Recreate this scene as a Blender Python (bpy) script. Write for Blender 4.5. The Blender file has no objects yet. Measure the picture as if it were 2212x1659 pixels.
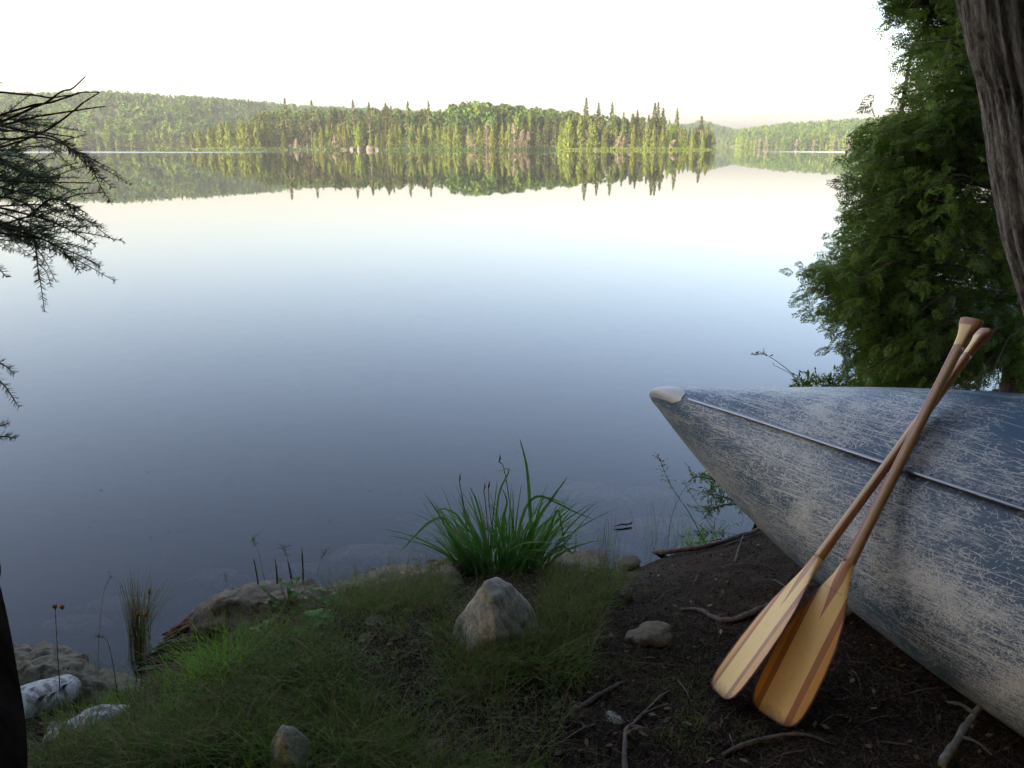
import bpy, math, random
import numpy as np
from mathutils import Vector, Matrix, noise as mnoise
R = math.radians
PI = math.pi
SC = bpy.context.scene
COL = SC.collection
rng = np.random.default_rng(7)
random.seed(7)

# ------------------------------------------------------------------ camera
CAMH = 1.4
WATER = -0.35
F = 796.0
PITCH = math.atan2(384 - 145.5, 796.0)
CP, SP = math.cos(PITCH), math.sin(PITCH)
cam = bpy.data.objects.new('camera', bpy.data.cameras.new('camera'))
COL.objects.link(cam)
cam.location = (0, 0, CAMH)
cam.rotation_euler = (PI/2 - PITCH, R(0.0), 0)
cam.data.sensor_width = 36
cam.data.lens = 36 * F / 1024
cam.data.clip_start = 0.05
cam.data.clip_end = 8000
SC.camera = cam
K = 1024 / 2212.0

def ray(x, y):
    a = (x*K - 512)/F; b = (384 - y*K)/F
    return np.array([a, CP + b*SP, -SP + b*CP])
def at_z(x, y, z):
    d = ray(x, y); t = (z - CAMH)/d[2]
    return np.array([0, 0, CAMH]) + d*t
def at_y(x, y, Y):
    d = ray(x, y); t = Y/d[1]
    return np.array([0, 0, CAMH]) + d*t

# ------------------------------------------------------------------ noise
def hash3(i, j, k, s=0):
    n = (i*374761393 + j*668265263 + k*2147483647 + s*974634777) & 0xffffffff
    n = ((n ^ (n >> 13))*1274126177) & 0xffffffff
    n = ((n ^ (n >> 16))*2246822519) & 0xffffffff
    return ((n ^ (n >> 15)) & 0xffffff)/float(0xffffff)
def vnoise(P, s=0):
    P = np.asarray(P, float); I = np.floor(P).astype(np.int64); Fr = P - I
    Fr = Fr*Fr*(3 - 2*Fr); out = 0
    for a in (0, 1):
        for b in (0, 1):
            for c in (0, 1):
                w = (Fr[..., 0] if a else 1-Fr[..., 0])*(Fr[..., 1] if b else 1-Fr[..., 1])*(Fr[..., 2] if c else 1-Fr[..., 2])
                out = out + w*hash3(I[..., 0]+a, I[..., 1]+b, I[..., 2]+c, s)
    return out*2 - 1
def fbm(P, o=4, s=0):
    P = np.asarray(P, float); v = 0; a = 1; t = 0
    for k in range(o):
        v = v + a*vnoise(P*2**k + k*17.3, s + k); t += a; a *= .5
    return v/t
def fbm2(x, y, o=4, s=0):
    return fbm(np.stack([x, y, np.zeros_like(x)], -1), o, s)

# ------------------------------------------------------------------ mesh helpers
def mesh(name, V, Fs, mats, midx=None, smooth=True, uv=None):
    V = np.asarray(V, np.float32)
    me = bpy.data.meshes.new(name)
    if isinstance(Fs, np.ndarray):
        n, k = Fs.shape
        me.vertices.add(len(V)); me.vertices.foreach_set('co', V.ravel())
        me.loops.add(n*k); me.loops.foreach_set('vertex_index', Fs.astype(np.int32).ravel())
        me.polygons.add(n)
        me.polygons.foreach_set('loop_start', np.arange(0, n*k, k, dtype=np.int32))
        me.polygons.foreach_set('loop_total', np.full(n, k, np.int32))
        me.update(calc_edges=True)
    else:
        me.from_pydata(V.tolist(), [], Fs)
    for m in (mats if isinstance(mats, (list, tuple)) else [mats]):
        me.materials.append(m)
    if midx is not None:
        me.polygons.foreach_set('material_index', np.asarray(midx, np.int32))
    if smooth:
        me.polygons.foreach_set('use_smooth', np.ones(len(me.polygons), bool))
    if uv is not None:
        l = me.uv_layers.new(name='UVMap')
        vi = np.zeros(len(me.loops), np.int32); me.loops.foreach_get('vertex_index', vi)
        l.data.foreach_set('uv', np.asarray(uv, np.float32)[vi].ravel())
    me.update()
    return me
def link(name, me, parent=None, loc=(0, 0, 0)):
    o = bpy.data.objects.new(name, me); COL.objects.link(o)
    o.location = loc
    if parent is not None: o.parent = parent
    return o
def tag(o, label=None, cat=None, group=None, kind=None):
    if label: o['label'] = label
    if cat: o['category'] = cat
    if group: o['group'] = group
    if kind: o['kind'] = kind
    return o
def empty(name, loc, label, cat, group=None):
    o = bpy.data.objects.new(name, None); COL.objects.link(o)
    o.location = loc; o.empty_display_size = .1
    return tag(o, label, cat, group)

class MB:
    """collects pieces (V, quads) for one mesh"""
    def __init__(s): s.V = []; s.F = []; s.M = []; s.UV = []; s.n = 0
    def add(s, V, Fq, m=0, uv=None):
        V = np.asarray(V, float).reshape(-1, 3); Fq = np.asarray(Fq, int).reshape(-1, 4)
        s.V.append(V); s.F.append(Fq + s.n); s.M.append(np.full(len(Fq), m)); s.n += len(V)
        s.UV.append(np.zeros((len(V), 2)) if uv is None else np.asarray(uv, float).reshape(-1, 2))
        return s
    def build(s, name, mats, smooth=True, org=(0, 0, 0)):
        V = np.concatenate(s.V) - np.array(org, float)
        return mesh(name, V, np.concatenate(s.F), mats, np.concatenate(s.M), smooth, np.concatenate(s.UV))

def frame(P):
    P = np.asarray(P, float); T = np.gradient(P, axis=0)
    T /= np.linalg.norm(T, axis=1)[:, None] + 1e-12
    ref = np.array([0, 0, 1.]) if abs(T[0][2]) < .9 else np.array([1., 0, 0])
    n = np.cross(T[0], ref); n /= np.linalg.norm(n); N = [n]
    for i in range(1, len(P)):
        n = N[-1] - T[i]*np.dot(N[-1], T[i]); n /= np.linalg.norm(n) + 1e-12; N.append(n)
    N = np.array(N); return T, N, np.cross(T, N)
def tube(P, r, k=8, wob=0, seed=0, cap=True):
    P = np.asarray(P, float); n = len(P); r = np.broadcast_to(np.asarray(r, float), (n,)).copy()
    T, N, B = frame(P); a = np.linspace(0, 2*PI, k, endpoint=False)
    if cap:
        P = np.concatenate([P[:1], P, P[-1:]]); N = np.concatenate([N[:1], N, N[-1:]]); B = np.concatenate([B[:1], B, B[-1:]])
        r = np.concatenate([[1e-4], r, [1e-4]]); n += 2
    rr = r[:, None]*np.ones(k)
    V = P[:, None] + rr[..., None]*(np.cos(a)[None, :, None]*N[:, None] + np.sin(a)[None, :, None]*B[:, None])
    if wob:
        D = (V - P[:, None])
        V = P[:, None] + D*(1 + wob*vnoise(V/(r.max()*1.3) + seed*7.7, seed))[..., None]
    i = np.arange(n-1)[:, None]; j = np.arange(k)[None]
    Fq = np.stack([i*k + j, i*k + (j+1) % k, (i+1)*k + (j+1) % k, (i+1)*k + j], -1).reshape(-1, 4)
    return V.reshape(-1, 3), Fq
def spline(pts, n):
    pts = np.asarray(pts, float); m = len(pts)
    if m == 2: return pts[0] + (pts[1]-pts[0])*np.linspace(0, 1, n)[:, None]
    q = np.concatenate([[2*pts[0]-pts[1]], pts, [2*pts[-1]-pts[-2]]])
    t = np.linspace(0, m-1-1e-6, n); i = t.astype(int); f = (t-i)[:, None]
    a, b, c, d = q[i], q[i+1], q[i+2], q[i+3]
    return .5*(2*b + (c-a)*f + (2*a-5*b+4*c-d)*f**2 + (3*b-a-3*c+d)*f**3)

def ribbons(base, dirs, length, width, bend, side=None, seg=4, fold=0, droop=None):
    """many curved blades; base (n,3), dirs (n,3) unit start direction, bend (n,3) added displacement at the tip"""
    n = len(base); t = np.linspace(0, 1, seg+1)[None, :, None]
    L = np.asarray(length)[:, None, None]
    C = base[:, None] + dirs[:, None]*L*t + np.asarray(bend)[:, None]*(t**2)
    T = np.gradient(C, axis=1)
    if side is None:
        side = np.cross(T.mean(1), rng.normal(size=(n, 3)))
    side = side/(np.linalg.norm(side, axis=1)[:, None]+1e-9)
    w = (np.asarray(width)[:, None, None])*np.clip((1-t)**.6*1.0*(.55+.9*t*(1.3-t)), 0.02, 1)
    Lf = C - side[:, None]*w*.5; Rt = C + side[:, None]*w*.5
    if fold:
        V = np.stack([Lf, C - np.cross(T, side[:, None]*np.ones_like(T))/(np.linalg.norm(T, axis=2)[..., None]+1e-9)*w*fold, Rt], 2); c = 3
    else:
        V = np.stack([Lf, Rt], 2); c = 2
    idx = np.arange(n*(seg+1)*c).reshape(n, seg+1, c)
    Fq = [np.stack([idx[:, :-1, k], idx[:, :-1, k+1], idx[:, 1:, k+1], idx[:, 1:, k]], -1).reshape(-1, 4) for k in range(c-1)]
    return V.reshape(-1, 3), np.concatenate(Fq)

def quads(C, A, B):
    """flat leaf quads (rhombi) with centre C, half axes A (long) and B (short)"""
    V = np.stack([C-A, C+B, C+A, C-B], 1).reshape(-1, 3)
    return V, np.arange(len(V)).reshape(-1, 4)
def unit(v): return v/(np.linalg.norm(v, axis=-1)[..., None]+1e-9)

# ------------------------------------------------------------------ materials
class NT:
    def __init__(s, name):
        s.m = bpy.data.materials.new(name); s.m.use_nodes = True
        s.t = s.m.node_tree; s.n = s.t.nodes; s.b = s.n['Principled BSDF']; s.out = s.n['Material Output']
    def new(s, typ, **kw):
        n = s.n.new(typ)
        for k, v in kw.items():
            if k in n.inputs: s.put(n.inputs[k], v)
            else: setattr(n, k, v)
        return n
    def put(s, sock, v):
        if isinstance(v, bpy.types.NodeSocket): s.t.links.new(v, sock)
        else:
            if hasattr(sock.default_value, '__len__') and not hasattr(v, '__len__'): v = (v,)*len(sock.default_value)
            if hasattr(sock.default_value, '__len__') and len(sock.default_value) == 4 and len(v) == 3: v = (*v, 1)
            sock.default_value = v
    def math(s, op, a, b=None, c=None, clamp=False):
        n = s.n.new('ShaderNodeMath'); n.operation = op; n.use_clamp = clamp
        for i, v in enumerate((a, b, c)):
            if v is not None: s.put(n.inputs[i], v)
        return n.outputs[0]
    def mix(s, f, a, b, mode='MIX'):
        n = s.n.new('ShaderNodeMix'); n.data_type = 'RGBA'; n.blend_type = mode
        s.put(n.inputs['Factor'], f); s.put(n.inputs['A'], a); s.put(n.inputs['B'], b)
        for i in n.inputs:
            if i.type == 'RGBA' and i.name == 'A': s.put(i, a)
            if i.type == 'RGBA' and i.name == 'B': s.put(i, b)
        return [o for o in n.outputs if o.type == 'RGBA'][0]
    def coord(s, kind='Object', scale=(1, 1, 1), rot=(0, 0, 0)):
        tc = s.new('ShaderNodeTexCoord'); mp = s.new('ShaderNodeMapping')
        s.t.links.new(tc.outputs[kind], mp.inputs[0])
        mp.inputs['Scale'].default_value = scale; mp.inputs['Rotation'].default_value = rot
        return mp.outputs[0]
    def noise(s, vec, scale, detail=4, rough=.55, dist=0):
        n = s.new('ShaderNodeTexNoise'); s.put(n.inputs['Vector'], vec)
        n.inputs['Scale'].default_value = scale; n.inputs['Detail'].default_value = detail
        n.inputs['Roughness'].default_value = rough; n.inputs['Distortion'].default_value = dist
        return n.outputs['Fac']
    def ramp(s, f, stops, interp='LINEAR'):
        n = s.new('ShaderNodeValToRGB'); s.put(n.inputs[0], f); cr = n.color_ramp; cr.interpolation = interp
        while len(cr.elements) < len(stops): cr.elements.new(.5)
        for e, (p, c) in zip(cr.elements, stops):
            e.position = p; e.color = (*c, 1) if hasattr(c, '__len__') else (c, c, c, 1)
        return n.outputs[0]
    def bump(s, h, strength=.5, dist=.01, normal=None):
        n = s.new('ShaderNodeBump'); s.put(n.inputs['Height'], h)
        n.inputs['Strength'].default_value = strength; n.inputs['Distance'].default_value = dist
        if normal is not None: s.put(n.inputs['Normal'], normal)
        return n.outputs[0]
    def setb(s, **kw):
        for k, v in kw.items(): s.put(s.b.inputs[k.replace('_', ' ')], v)
        return s

def leaf_mat(name, c1, c2, rough=.55, trans=.3, spec=.3, vary=.25, dead=None, deadf=.0):
    t = NT(name)
    g = t.new('ShaderNodeNewGeometry'); oi = t.new('ShaderNodeObjectInfo')
    r = g.outputs['Random Per Island']
    col = t.mix(r, c1, c2)
    if dead:
        col = t.mix(t.math('GREATER_THAN', r, 1-deadf), col, dead)
    k = t.math('MULTIPLY_ADD', oi.outputs['Random'], vary*2, 1-vary)
    hs = t.new('ShaderNodeHueSaturation'); t.put(hs.inputs['Color'], col); t.put(hs.inputs['Value'], k)
    t.put(hs.inputs['Hue'], t.math('MULTIPLY_ADD', oi.outputs['Random'], .04*vary/.25, .5-.02*vary/.25))
    t.setb(Base_Color=hs.outputs[0], Roughness=rough)
    t.b.inputs['Specular IOR Level'].default_value = spec
    if trans > 0:
        tr = t.new('ShaderNodeBsdfTranslucent'); t.put(tr.inputs['Color'], hs.outputs[0])
        mx = t.new('ShaderNodeMixShader'); mx.inputs[0].default_value = trans
        t.t.links.new(t.b.outputs[0], mx.inputs[1]); t.t.links.new(tr.outputs[0], mx.inputs[2])
        t.t.links.new(mx.outputs[0], t.out.inputs[0])
    return t.m
M = {}
M['far_cedar'] = leaf_mat('far_cedar', (.145, .17, .024), (.085, .115, .02), .7, .35, .1, .25)
M['far_spruce'] = leaf_mat('far_spruce', (.055, .075, .018), (.10, .115, .024), .7, .25, .1, .3)
M['far_birch'] = leaf_mat('far_birch', (.08, .12, .022), (.05, .085, .018), .7, .35, .1, .25)
M['far_rust'] = leaf_mat('far_rust', (.105, .10, .04), (.07, .08, .03), .8, .15, .1, .2)
M['far_dead'] = leaf_mat('far_dead', (.20, .17, .115), (.13, .115, .08), .8, .1, .1, .15)
M['shore_bush'] = leaf_mat('shore_bush', (.11, .15, .03), (.06, .09, .022), .8, .2, .1, .2)

def bark_mat(name, c1, c2, scale=20, stretch=.12, bump=.6, bd=.01):
    t = NT(name); v = t.coord('Object', (1, 1, stretch))
    n = t.noise(v, scale, 6, .65, .6); n2 = t.noise(v, scale*3.1, 4, .7)
    h = t.math('ADD', n, t.math('MULTIPLY', n2, .4))
    t.setb(Base_Color=t.ramp(n, [(.3, c1), (.65, c2)]), Roughness=.9, Normal=t.bump(h, bump, bd))
    t.b.inputs['Specular IOR Level'].default_value = .2 if name != 'dark_wood' else 0.
    return t.m
M['bark'] = bark_mat('bark', (.035, .027, .022), (.17, .135, .11), 16, .1, .9, .02)
M['twig'] = bark_mat('twig', (.05, .035, .025), (.14, .10, .075), 60, .3, .4, .003)
M['stick'] = bark_mat('stick', (.05, .038, .03), (.16, .125, .10), 50, .4, .5, .004)
M['palestick'] = bark_mat('palestick', (.07, .065, .05), (.22, .205, .165), 40, .5, .5, .004)
M['redtwig'] = bark_mat('redtwig', (.10, .03, .022), (.20, .075, .05), 60, .3, .4, .003)
M['far_trunk'] = bark_mat('far_trunk', (.16, .13, .10), (.34, .30, .25), 1.5, .3, .2, .05)
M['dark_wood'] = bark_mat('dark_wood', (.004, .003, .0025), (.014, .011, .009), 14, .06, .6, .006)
M['rotten'] = bark_mat('rotten', (.035, .018, .010), (.19, .105, .06), 40, 1, .9, .012)

def rock_mat(name, c1, c2, c3, sc=1.0, lichen=.2):
    t = NT(name); v = t.coord('Object')
    n = t.noise(v, 6*sc, 8, .65, .4); n2 = t.noise(v, 45*sc, 6, .7); n3 = t.noise(v, 2.2*sc, 3, .5); n4 = t.noise(v, 220*sc, 2, .5)
    col = t.mix(t.ramp(n, [(.3, 0.), (.62, 1.)]), c1, c2)
    col = t.mix(t.ramp(n3, [(.42, 0.), (.62, 1.)]), col, c3)
    col = t.mix(t.ramp(n2, [(.3, .55), (.6, 0.)]), col, (.03, .026, .02))
    lv = t.noise(v, 14*sc, 5, .7, 1.)
    col = t.mix(t.math('MULTIPLY', t.ramp(lv, [(.6, 0.), (.68, 1.)]), lichen), col, (.30, .32, .24))
    col = t.mix(t.math('MULTIPLY', t.ramp(n4, [(.35, 1.), (.5, 0.)]), .35), col, (.05, .045, .04))
    h = t.math('ADD', t.math('MULTIPLY', n, 1.), t.math('MULTIPLY', n2, .35))
    h = t.math('ADD', h, t.math('MULTIPLY', n4, .06))
    t.setb(Base_Color=col, Roughness=.88, Normal=t.bump(h, .9, .02/sc))
    t.b.inputs['Specular IOR Level'].default_value = .25
    return t.m
M['granite'] = rock_mat('granite', (.15, .145, .105), (.42, .40, .31), (.29, .285, .22), 1.0, .3)
M['granite_brown'] = rock_mat('granite_brown', (.07, .054, .036), (.25, .205, .135), (.17, .15, .10), 1.0, .2)
M['far_rock'] = rock_mat('far_rock', (.06, .055, .045), (.12, .11, .085), (.10, .09, .075), .1, .1)
M['bedstone'] = rock_mat('bedstone', (.22, .14, .08), (.50, .33, .20), (.38, .25, .15), 1.0, .1)

def leafm(n, *a, **k): M[n] = leaf_mat(n, *a, **k)
leafm('cedar', (.16, .24, .034), (.06, .115, .018), .5, .35, .15, 0)
leafm('cedar_sunlit_tint', (.38, .36, .03), (.20, .24, .03), .5, .4, .3, 0)  # sunlight painted into the leaf colour: lighter and yellower than plain cedar
leafm('canopy', (.03, .06, .015), (.05, .09, .02), .6, .1, .2, .1)
leafm('fir', (.09, .15, .035), (.045, .08, .022), .5, .2, .15, 0)
leafm('fir_red', (.12, .045, .035), (.06, .04, .02), .5, .2, .3, 0)
leafm('grass', (.075, .135, .020), (.14, .17, .034), .6, .35, .12, 0, dead=(.22, .16, .085), deadf=.2)
leafm('grass_dry', (.20, .16, .08), (.12, .10, .045), .6, .3, .2, 0)
leafm('grass_bright', (.20, .38, .025), (.11, .24, .018), .5, .4, .15, 0)
leafm('sedge', (.10, .24, .035), (.05, .14, .024), .4, .3, .3, 0, dead=(.20, .17, .06), deadf=.04)
leafm('broadleaf', (.07, .16, .022), (.04, .10, .016), .55, .3, .12, 0)
leafm('herb', (.05, .08, .02), (.085, .10, .032), .6, .3, .08, 0)
leafm('shrub', (.09, .17, .025), (.14, .22, .04), .5, .35, .2, 0)
leafm('stalk_dark', (.06, .055, .02), (.09, .07, .03), .7, .05, .2, 0)
leafm('seedhead', (.13, .07, .06), (.20, .12, .09), .7, .3, .2, 0)
leafm('flower', (.50, .24, .015), (.30, .12, .01), .6, .3, .2, 0)
leafm('reed', (.14, .10, .045), (.16, .17, .06), .6, .2, .2, 0)
leafm('litter', (.10, .065, .04), (.22, .15, .09), .8, .1, .2, 0)
leafm('litter_dark', (.015, .010, .007), (.085, .055, .036), .8, .0, .2, 0)

# ground
t = NT('ground'); v = t.coord('Object')
n = t.noise(v, 3, 6, .6); n2 = t.noise(v, 60, 8, .75); n3 = t.noise(v, 190, 3, .6)
col = t.ramp(n, [(.35, (.026, .017, .010)), (.6, (.050, .033, .020)), (.8, (.072, .048, .030))])
col = t.mix(t.ramp(n2, [(.58, 0.), (.68, .7)]), col, (.085, .06, .042))
col = t.mix(t.ramp(n3, [(.3, .8), (.5, 0.)]), col, (.006, .005, .004))
h = t.math('ADD', t.math('MULTIPLY', n2, 1.), t.math('MULTIPLY', n3, .4))
t.setb(Base_Color=col, Roughness=.95, Normal=t.bump(h, 1., .02)); t.b.inputs['Specular IOR Level'].default_value = .15
M['ground'] = t.m
t = NT('lake_bed'); v = t.coord('Object')
n = t.noise(v, 1.6, 6, .6, .4); n2 = t.noise(v, 22, 5, .6)
col = t.ramp(n, [(.38, (.020, .017, .016)), (.6, (.055, .042, .034))]); col = t.mix(t.math('MULTIPLY', n2, .5), col, (.02, .018, .016))
t.setb(Base_Color=col, Roughness=1.); M['bed'] = t.m
t = NT('hills'); v = t.coord('Object')
t.setb(Base_Color=t.ramp(t.noise(v, .05, 4), [(.4, (.03, .045, .015)), (.7, (.06, .08, .025))]), Roughness=1.); M['hill'] = t.m

# water: clear dark lake, mirror by Fresnel, faint ripples and one breezy streak near the far shore
t = NT('water')
tc = t.new('ShaderNodeTexCoord'); sep = t.new('ShaderNodeSeparateXYZ'); t.put(sep.inputs[0], tc.outputs['Object'])
v = t.coord('Object', (1, 1, 1))
vy = t.coord('Object', (.25, 1, 1))
r1 = t.noise(vy, 2.2, 2, .5); r2 = t.noise(v, .5, 2, .5)
yy = sep.outputs[1]
strk = t.math('MULTIPLY', t.math('SMOOTH_MIN', 1., 1., .1), 1.)
band = t.new('ShaderNodeMapRange'); band.interpolation_type = 'SMOOTHSTEP'
t.put(band.inputs['Value'], yy)
for k, vv in (('From Min', 150.), ('From Max', 215.), ('To Min', 0.), ('To Max', 1.)): band.inputs[k].default_value = vv
band2 = t.new('ShaderNodeMapRange'); band2.interpolation_type = 'SMOOTHSTEP'
t.put(band2.inputs['Value'], yy)
for k, vv in (('From Min', 230.), ('From Max', 300.), ('To Min', 1.), ('To Max', 0.)): band2.inputs[k].default_value = vv
ax = t.math('ABSOLUTE', t.math('ADD', sep.outputs[0], -5.))
bx = t.new('ShaderNodeMapRange'); bx.interpolation_type = 'SMOOTHSTEP'; t.put(bx.inputs['Value'], ax)
for k, vv in (('From Min', 50.), ('From Max', 90.), ('To Min', 0.), ('To Max', 1.)): bx.inputs[k].default_value = vv
pn = t.noise(t.coord('Object', (.15, 1, 1)), .06, 3, .6)
streak = t.math('MULTIPLY', t.math('MULTIPLY', band.outputs[0], band2.outputs[0]), t.math('MULTIPLY', bx.outputs[0], t.ramp(pn, [(.4, .2), (.55, 1.)])))
bm = t.new('ShaderNodeBump'); t.put(bm.inputs['Height'], t.math('ADD', t.math('MULTIPLY', r1, .25), r2))
t.put(bm.inputs['Strength'], t.math('MULTIPLY_ADD', streak, .25, .05)); bm.inputs['Distance'].default_value = .02
rough = t.math('MULTIPLY_ADD', streak, .16, .012)
gl = t.new('ShaderNodeBsdfGlossy'); t.put(gl.inputs['Roughness'], rough); gl.inputs['Color'].default_value = (1, 1, 1, 1); t.put(gl.inputs['Normal'], bm.outputs[0])
tr = t.new('ShaderNodeBsdfTransparent'); tr.inputs['Color'].default_value = (.66, .66, .70, 1)
df = t.new('ShaderNodeBsdfDiffuse'); df.inputs['Color'].default_value = (.006, .009, .013, 1)
mb = t.new('ShaderNodeMixShader'); mb.inputs[0].default_value = .62
t.t.links.new(df.outputs[0], mb.inputs[1]); t.t.links.new(tr.outputs[0], mb.inputs[2])
fr = t.new('ShaderNodeFresnel'); fr.inputs['IOR'].default_value = 1.333; t.put(fr.inputs['Normal'], bm.outputs[0])
mx = t.new('ShaderNodeMixShader'); t.put(mx.inputs[0], fr.outputs[0])
t.t.links.new(mb.outputs[0], mx.inputs[1]); t.t.links.new(gl.outputs[0], mx.inputs[2]); t.t.links.new(mx.outputs[0], t.out.inputs[0])
M['water'] = t.m

# canoe paint: blue enamel scratched through to pale primer / metal
def wear_map():
    """worn / scratched amount over the hull, drawn stroke by stroke; u 0..2.4 m along, v -.8...8 m of girth"""
    Wd, Hd = 4096, 2730; r_ = np.random.default_rng(11); px_ = 2.4/Wd
    def dens(u, v):
        uu, vv = u*3, v*3
        g = np.interp(v, [-.8, -.62, -.5, -.40, -.30, -.20, -.10, -.03, .03, .12, .25, .4, .8], [.50, .45, .55, .72, .78, .55, .42, .34, .42, .46, .42, .40, .3])
        g = g - .42*np.clip(1-np.abs(v+.16+.62*u)/.10, 0, 1)*(u < .75)           # clean band low at the bow
        g = (g-.5)*1.35+.5
        g = g + .45*np.clip(1-np.abs(v+.03+.20*u)/(.05+.06*u), 0, 1)*np.clip(1.3-u*1.9, 0, 1)
        b = fbm2(uu*1.1, vv*1.6, 4, 31); b2 = fbm2(uu*4.5, vv*6.5, 3, 37)
        return np.clip(g+.16+.75*b+.42*b2, 0, 1.35)*.92
    A_ = np.zeros((Hd, Wd), np.float32)
    def strokes(n, lmin, lmax, ang, angs, wmin, wmax, power, lo, hi, curve=.15):
        m = n*3; u = r_.uniform(0, 2.4, m); v = r_.uniform(-.8, .8, m); k = r_.random(m) < dens(u, v)**power; u, v = u[k][:n], v[k][:n]; n = len(u)
        L = lmin+(lmax-lmin)*r_.random(n)**2.2; a = r_.normal(ang, angs, n); I = r_.uniform(lo, hi, n); wd = r_.uniform(wmin, wmax, n); cv_ = r_.normal(0, curve, n)
        ns = int(lmax/px_*.9)+2; t_ = np.linspace(-.5, .5, ns)
        for q0 in range(0, n, 4000):
            sl_ = slice(q0, q0+4000); T_ = t_[None]*np.ones((len(u[sl_]), 1)); th = a[sl_][:, None]+cv_[sl_][:, None]*T_
            X = u[sl_][:, None]+np.cos(th)*T_*L[sl_][:, None]; Y = v[sl_][:, None]+np.sin(th)*T_*L[sl_][:, None]
            Iw = I[sl_][:, None]*np.clip(1.6-np.abs(T_)*3, 0, 1)*(r_.random(T_.shape) < .9)
            half = np.maximum(.35, (wd[sl_]/px_/2-.4))[:, None]
            for o in range(-2, 3):
                w_ = np.clip(half+.5-abs(o), 0, 1)
                xi = (X/px_-np.sin(th)*o).astype(int); yi = ((Y+.8)/1.6*Hd+np.cos(th)*o).astype(int); ok = (xi >= 0) & (xi < Wd) & (yi >= 0) & (yi < Hd) & (w_*np.ones_like(X) > 0)
                np.maximum.at(A_, (yi[ok], xi[ok]), (Iw*w_)[ok].astype(np.float32))
    strokes(14000, .015, .10, 0, .12, .0010, .0024, 1.6, .35, 1.)
    strokes(1500, .10, .45, 0, .07, .0014, .0030, 1.2, .35, .9, .1)
    strokes(9000, .012, .07, 0, .35, .0010, .0026, 1.4, .35, 1.)
    strokes(7000, .010, .06, .5, .35, .0010, .0022, 1.5, .3, .95)
    strokes(7000, .010, .055, -.6, .35, .0010, .0022, 1.5, .3, .95)
    strokes(9000, .008, .045, 1.5, .35, .0010, .0024, 2.6, .35, 1.)
    strokes(60000, .003, .013, 0, 1.0, .0014, .0036, 2.2, .4, 1.)
    U_, V_ = np.meshgrid(np.linspace(0, 2.4, 512), np.linspace(-.8, .8, 342)); D_ = dens(U_, V_)
    yi = (np.arange(Hd)*341/Hd).astype(int); xi = (np.arange(Wd)*511/Wd).astype(int); Dh = D_[yi][:, xi].astype(np.float32)
    pn = r_.random((Hd//3, Wd//3)).astype(np.float32); pn = np.repeat(np.repeat(pn, 3, 0), 3, 1); pn = np.pad(pn, ((0, Hd-pn.shape[0]), (0, Wd-pn.shape[1])), mode='edge')
    A_ = np.maximum(A_, np.clip((Dh+.34*pn-1.16)*6, 0, .9)); A_ = np.maximum(A_, .16*Dh*(.2+.8*pn))
    return A_
WM = wear_map(); Hd, Wd = WM.shape
img = bpy.data.images.new('hull_wear', Wd, Hd, alpha=False, float_buffer=False); img.colorspace_settings.name = 'Non-Color'
buf = np.ones((Hd, Wd, 4), np.float32); buf[..., :3] = WM[..., None]; img.pixels.foreach_set(buf.ravel()); img.update(); img.pack()
t = NT('canoe_paint')
mp = t.new('ShaderNodeMapping'); t.t.links.new(t.new('ShaderNodeTexCoord').outputs['UV'], mp.inputs[0]); mp.inputs['Scale'].default_value = (1/2.4, 1/1.6, 1); mp.inputs['Location'].default_value = (0, .5, 0)
ti = t.new('ShaderNodeTexImage'); ti.image = img; ti.extension = 'MIRROR'; t.put(ti.inputs[0], mp.outputs[0])
tot = ti.outputs['Color']
uv = t.new('ShaderNodeTexCoord').outputs['UV']; mid = t.noise(uv, 9, 6, .7, .8); fine = t.noise(uv, 160, 4, .7, .5)
paint = t.mix(mid, (.016, .052, .095), (.030, .080, .130)); worn = t.mix(fine, (.48, .475, .42), (.72, .71, .64))
col = t.mix(tot, paint, worn)
t.setb(Base_Color=col, Roughness=t.math('MULTIPLY_ADD', tot, .2, .42), Normal=t.bump(t.math('SUBTRACT', t.math('MULTIPLY', mid, .6), tot), .12, .002))
t.b.inputs['Specular IOR Level'].default_value = .45
M['canoe'] = t.m
def metal(name, c, rough, met=1.):
    t = NT(name); v = t.coord('Object'); n = t.noise(v, 40, 5, .7, .5)
    t.setb(Base_Color=t.mix(n, tuple(x*.6 for x in c), c), Roughness=t.math('MULTIPLY_ADD', n, .3, rough-.15), Metallic=met, Normal=t.bump(n, .15, .002))
    return t.m
M['alu'] = metal('alu', (.44, .44, .41), .55, .3)
M['keel_metal'] = metal('keel_metal', (.30, .31, .32), .35, .9)
M['keel_flange'] = metal('keel_flange', (.06, .085, .11), .42, .3)

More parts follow.
